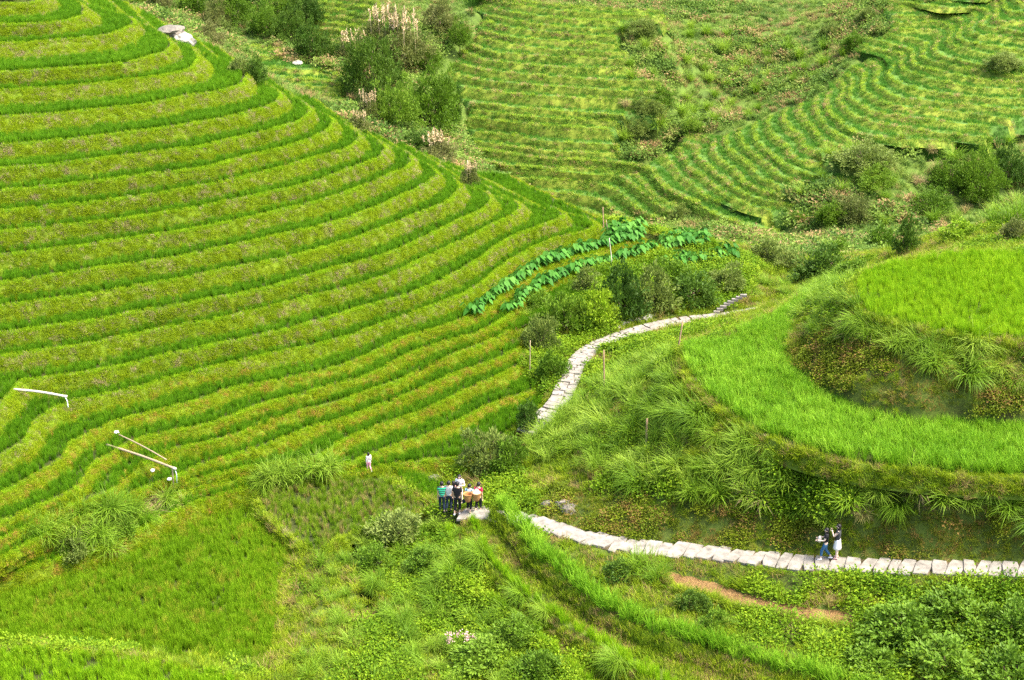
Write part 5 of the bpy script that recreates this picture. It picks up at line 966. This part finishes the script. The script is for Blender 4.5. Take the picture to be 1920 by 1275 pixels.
pb, Jb, Sb = person(at_z(897, 961, zg+.02), R(-20), 1.66, 'porter in red with a basket and a pale straw hat on the back', dict(shirt=mR, bottom='trousers', bmat=mB, shoe=mSh, hair='short', hem=.6), {'lean': .12, **walkR}, GW)
M_bask = plain('woven_bamboo', (.40, .20, .07), .8, .35, 60.); M_hat = plain('straw_hat', (.75, .62, .45), .8, .12, 30.)
def basket(e, label):
    q = wpt(e, (0.02, -.30, .86)); zz = np.linspace(0, .42, 8); r = np.array([.13, .15, .17, .185, .20, .21, .225, .235]); b = tag(link('basket', None, None, q, (0, 0, e.rotation_euler.z)), label, 'basket', None)
    outer = [(np.stack([0*zz, 0*zz, zz], 1), r)]; v, qd, t = tubes(outer, 20); keep = np.ones(len(t), bool); keep[len(t)//2:] = False; me = pm('body', (v, qd, t[keep]), M_bask, True); o = link('body', me, b); s = o.modifiers.new('t', 'SOLIDIFY'); s.thickness = .015
    an = np.linspace(0, 2*math.pi, 21); link('rim', pm('rim', tubes([(np.stack([.237*np.cos(an), .237*np.sin(an), 0*an+.42], 1), .014)], 6), M_bask, True), b)
    for sx in (-.12, .12): link('strap', pm('strap', tubes([(np.array([[sx, .20, .30], [sx, .24, .55], [sx*1.2, .36, .60], [sx*1.25, .42, .42]]), .014)], 6), mDN, True), b)
    return q
basket(pa, 'round brown bamboo basket on the back of the porter in light blue'); qb = basket(pb, 'wide brown bamboo basket on the back of the porter in red')
zz = np.array([0, .02, .05, .12, .17, .18]); tag(link('hat', pm('hat', tubes([(np.stack([0*zz, 0*zz, zz], 1), [.20, .195, .15, .11, .08, .02])], 18), M_hat, True), None, qb+np.array([0, 0, .42])), 'pale straw hat lying on the basket of the porter in red', 'hat')
q = wpt(pa, (-.30, .02, .66)); v, qd, t = ball((0, 0, 0), (.10, .10, .12)); v[:, 1] *= .6; tag(link('bag', pm('bag', (v, qd, t), mDN, True), None, q), 'dark blue bag hanging from the hand of the porter in light blue', 'bag')
z_ = lambda x, y: float(np.interp(at_z(x, y, -35.1)[0], path1[:, 0], path1[:, 2]))+.06
pc, Jc, Sc = person(at_z(1546, 1049, z_(1546, 1049)), R(80), 1.58, 'woman in a black top and blue jeans walking left along the slab path', dict(shirt=mB, bottom='trousers', bmat=mJ, shoe=mWs, hair='long', hairlen=1.1, hem=.72, skin=M_skinl), {'armL': ((-.15, .35, -.9), (.2, .9, -.1)), 'armR': ((.15, .25, -.9), (-.2, .95, -.15)), 'legL': ((0, .17, .03), (0, .22, .0)), 'legR': ((0, -.02, 0), (0, -.30, .04))})
q = wpt(pc, (0, .30, 1.08)); v, qd, t = ball((0, 0, 0), (.09, .09, .17)); tag(link('bag', pm('bag', (v, qd, t), cloth('beige_cloth', (.62, .56, .48)), True), None, q), 'beige bundle held in front by the woman in the black top', 'bag')
person(at_z(1568, 1047, z_(1568, 1047)), R(70), 1.72, 'woman in a dark grey top and white skirt with a hand at her face', dict(shirt=mDG, bottom='skirt', bmat=mW, shoe=cloth('pink_shoe', (.6, .3, .28)), hair='long', hairlen=1.3, sleeve=.3, skin=M_skinl), {'armL': ((-.1, .55, -.75), (.15, .35, .95)), 'armR': ((.1, .1, -1), (0, .2, -1))})
pg, Jg, Sg = person(at_z(692, 884, -37.38), R(35), 1.12, 'small girl in a pale top and pink trousers walking on the paddy edge', dict(shirt=mPl, bottom='trousers', bmat=mPk, shoe=mWs, hair='long', skin=M_skinl, sleeve=1.0, wide=.95), walkL)
link('bag_strap', pm('bag_strap', tubes([(np.array([[-.15, -.02, 1.46], [-.06, -.135, 1.28], [.05, -.135, 1.12], [.17, -.03, 1.0]]), .018)], 6), mB, True), pg)
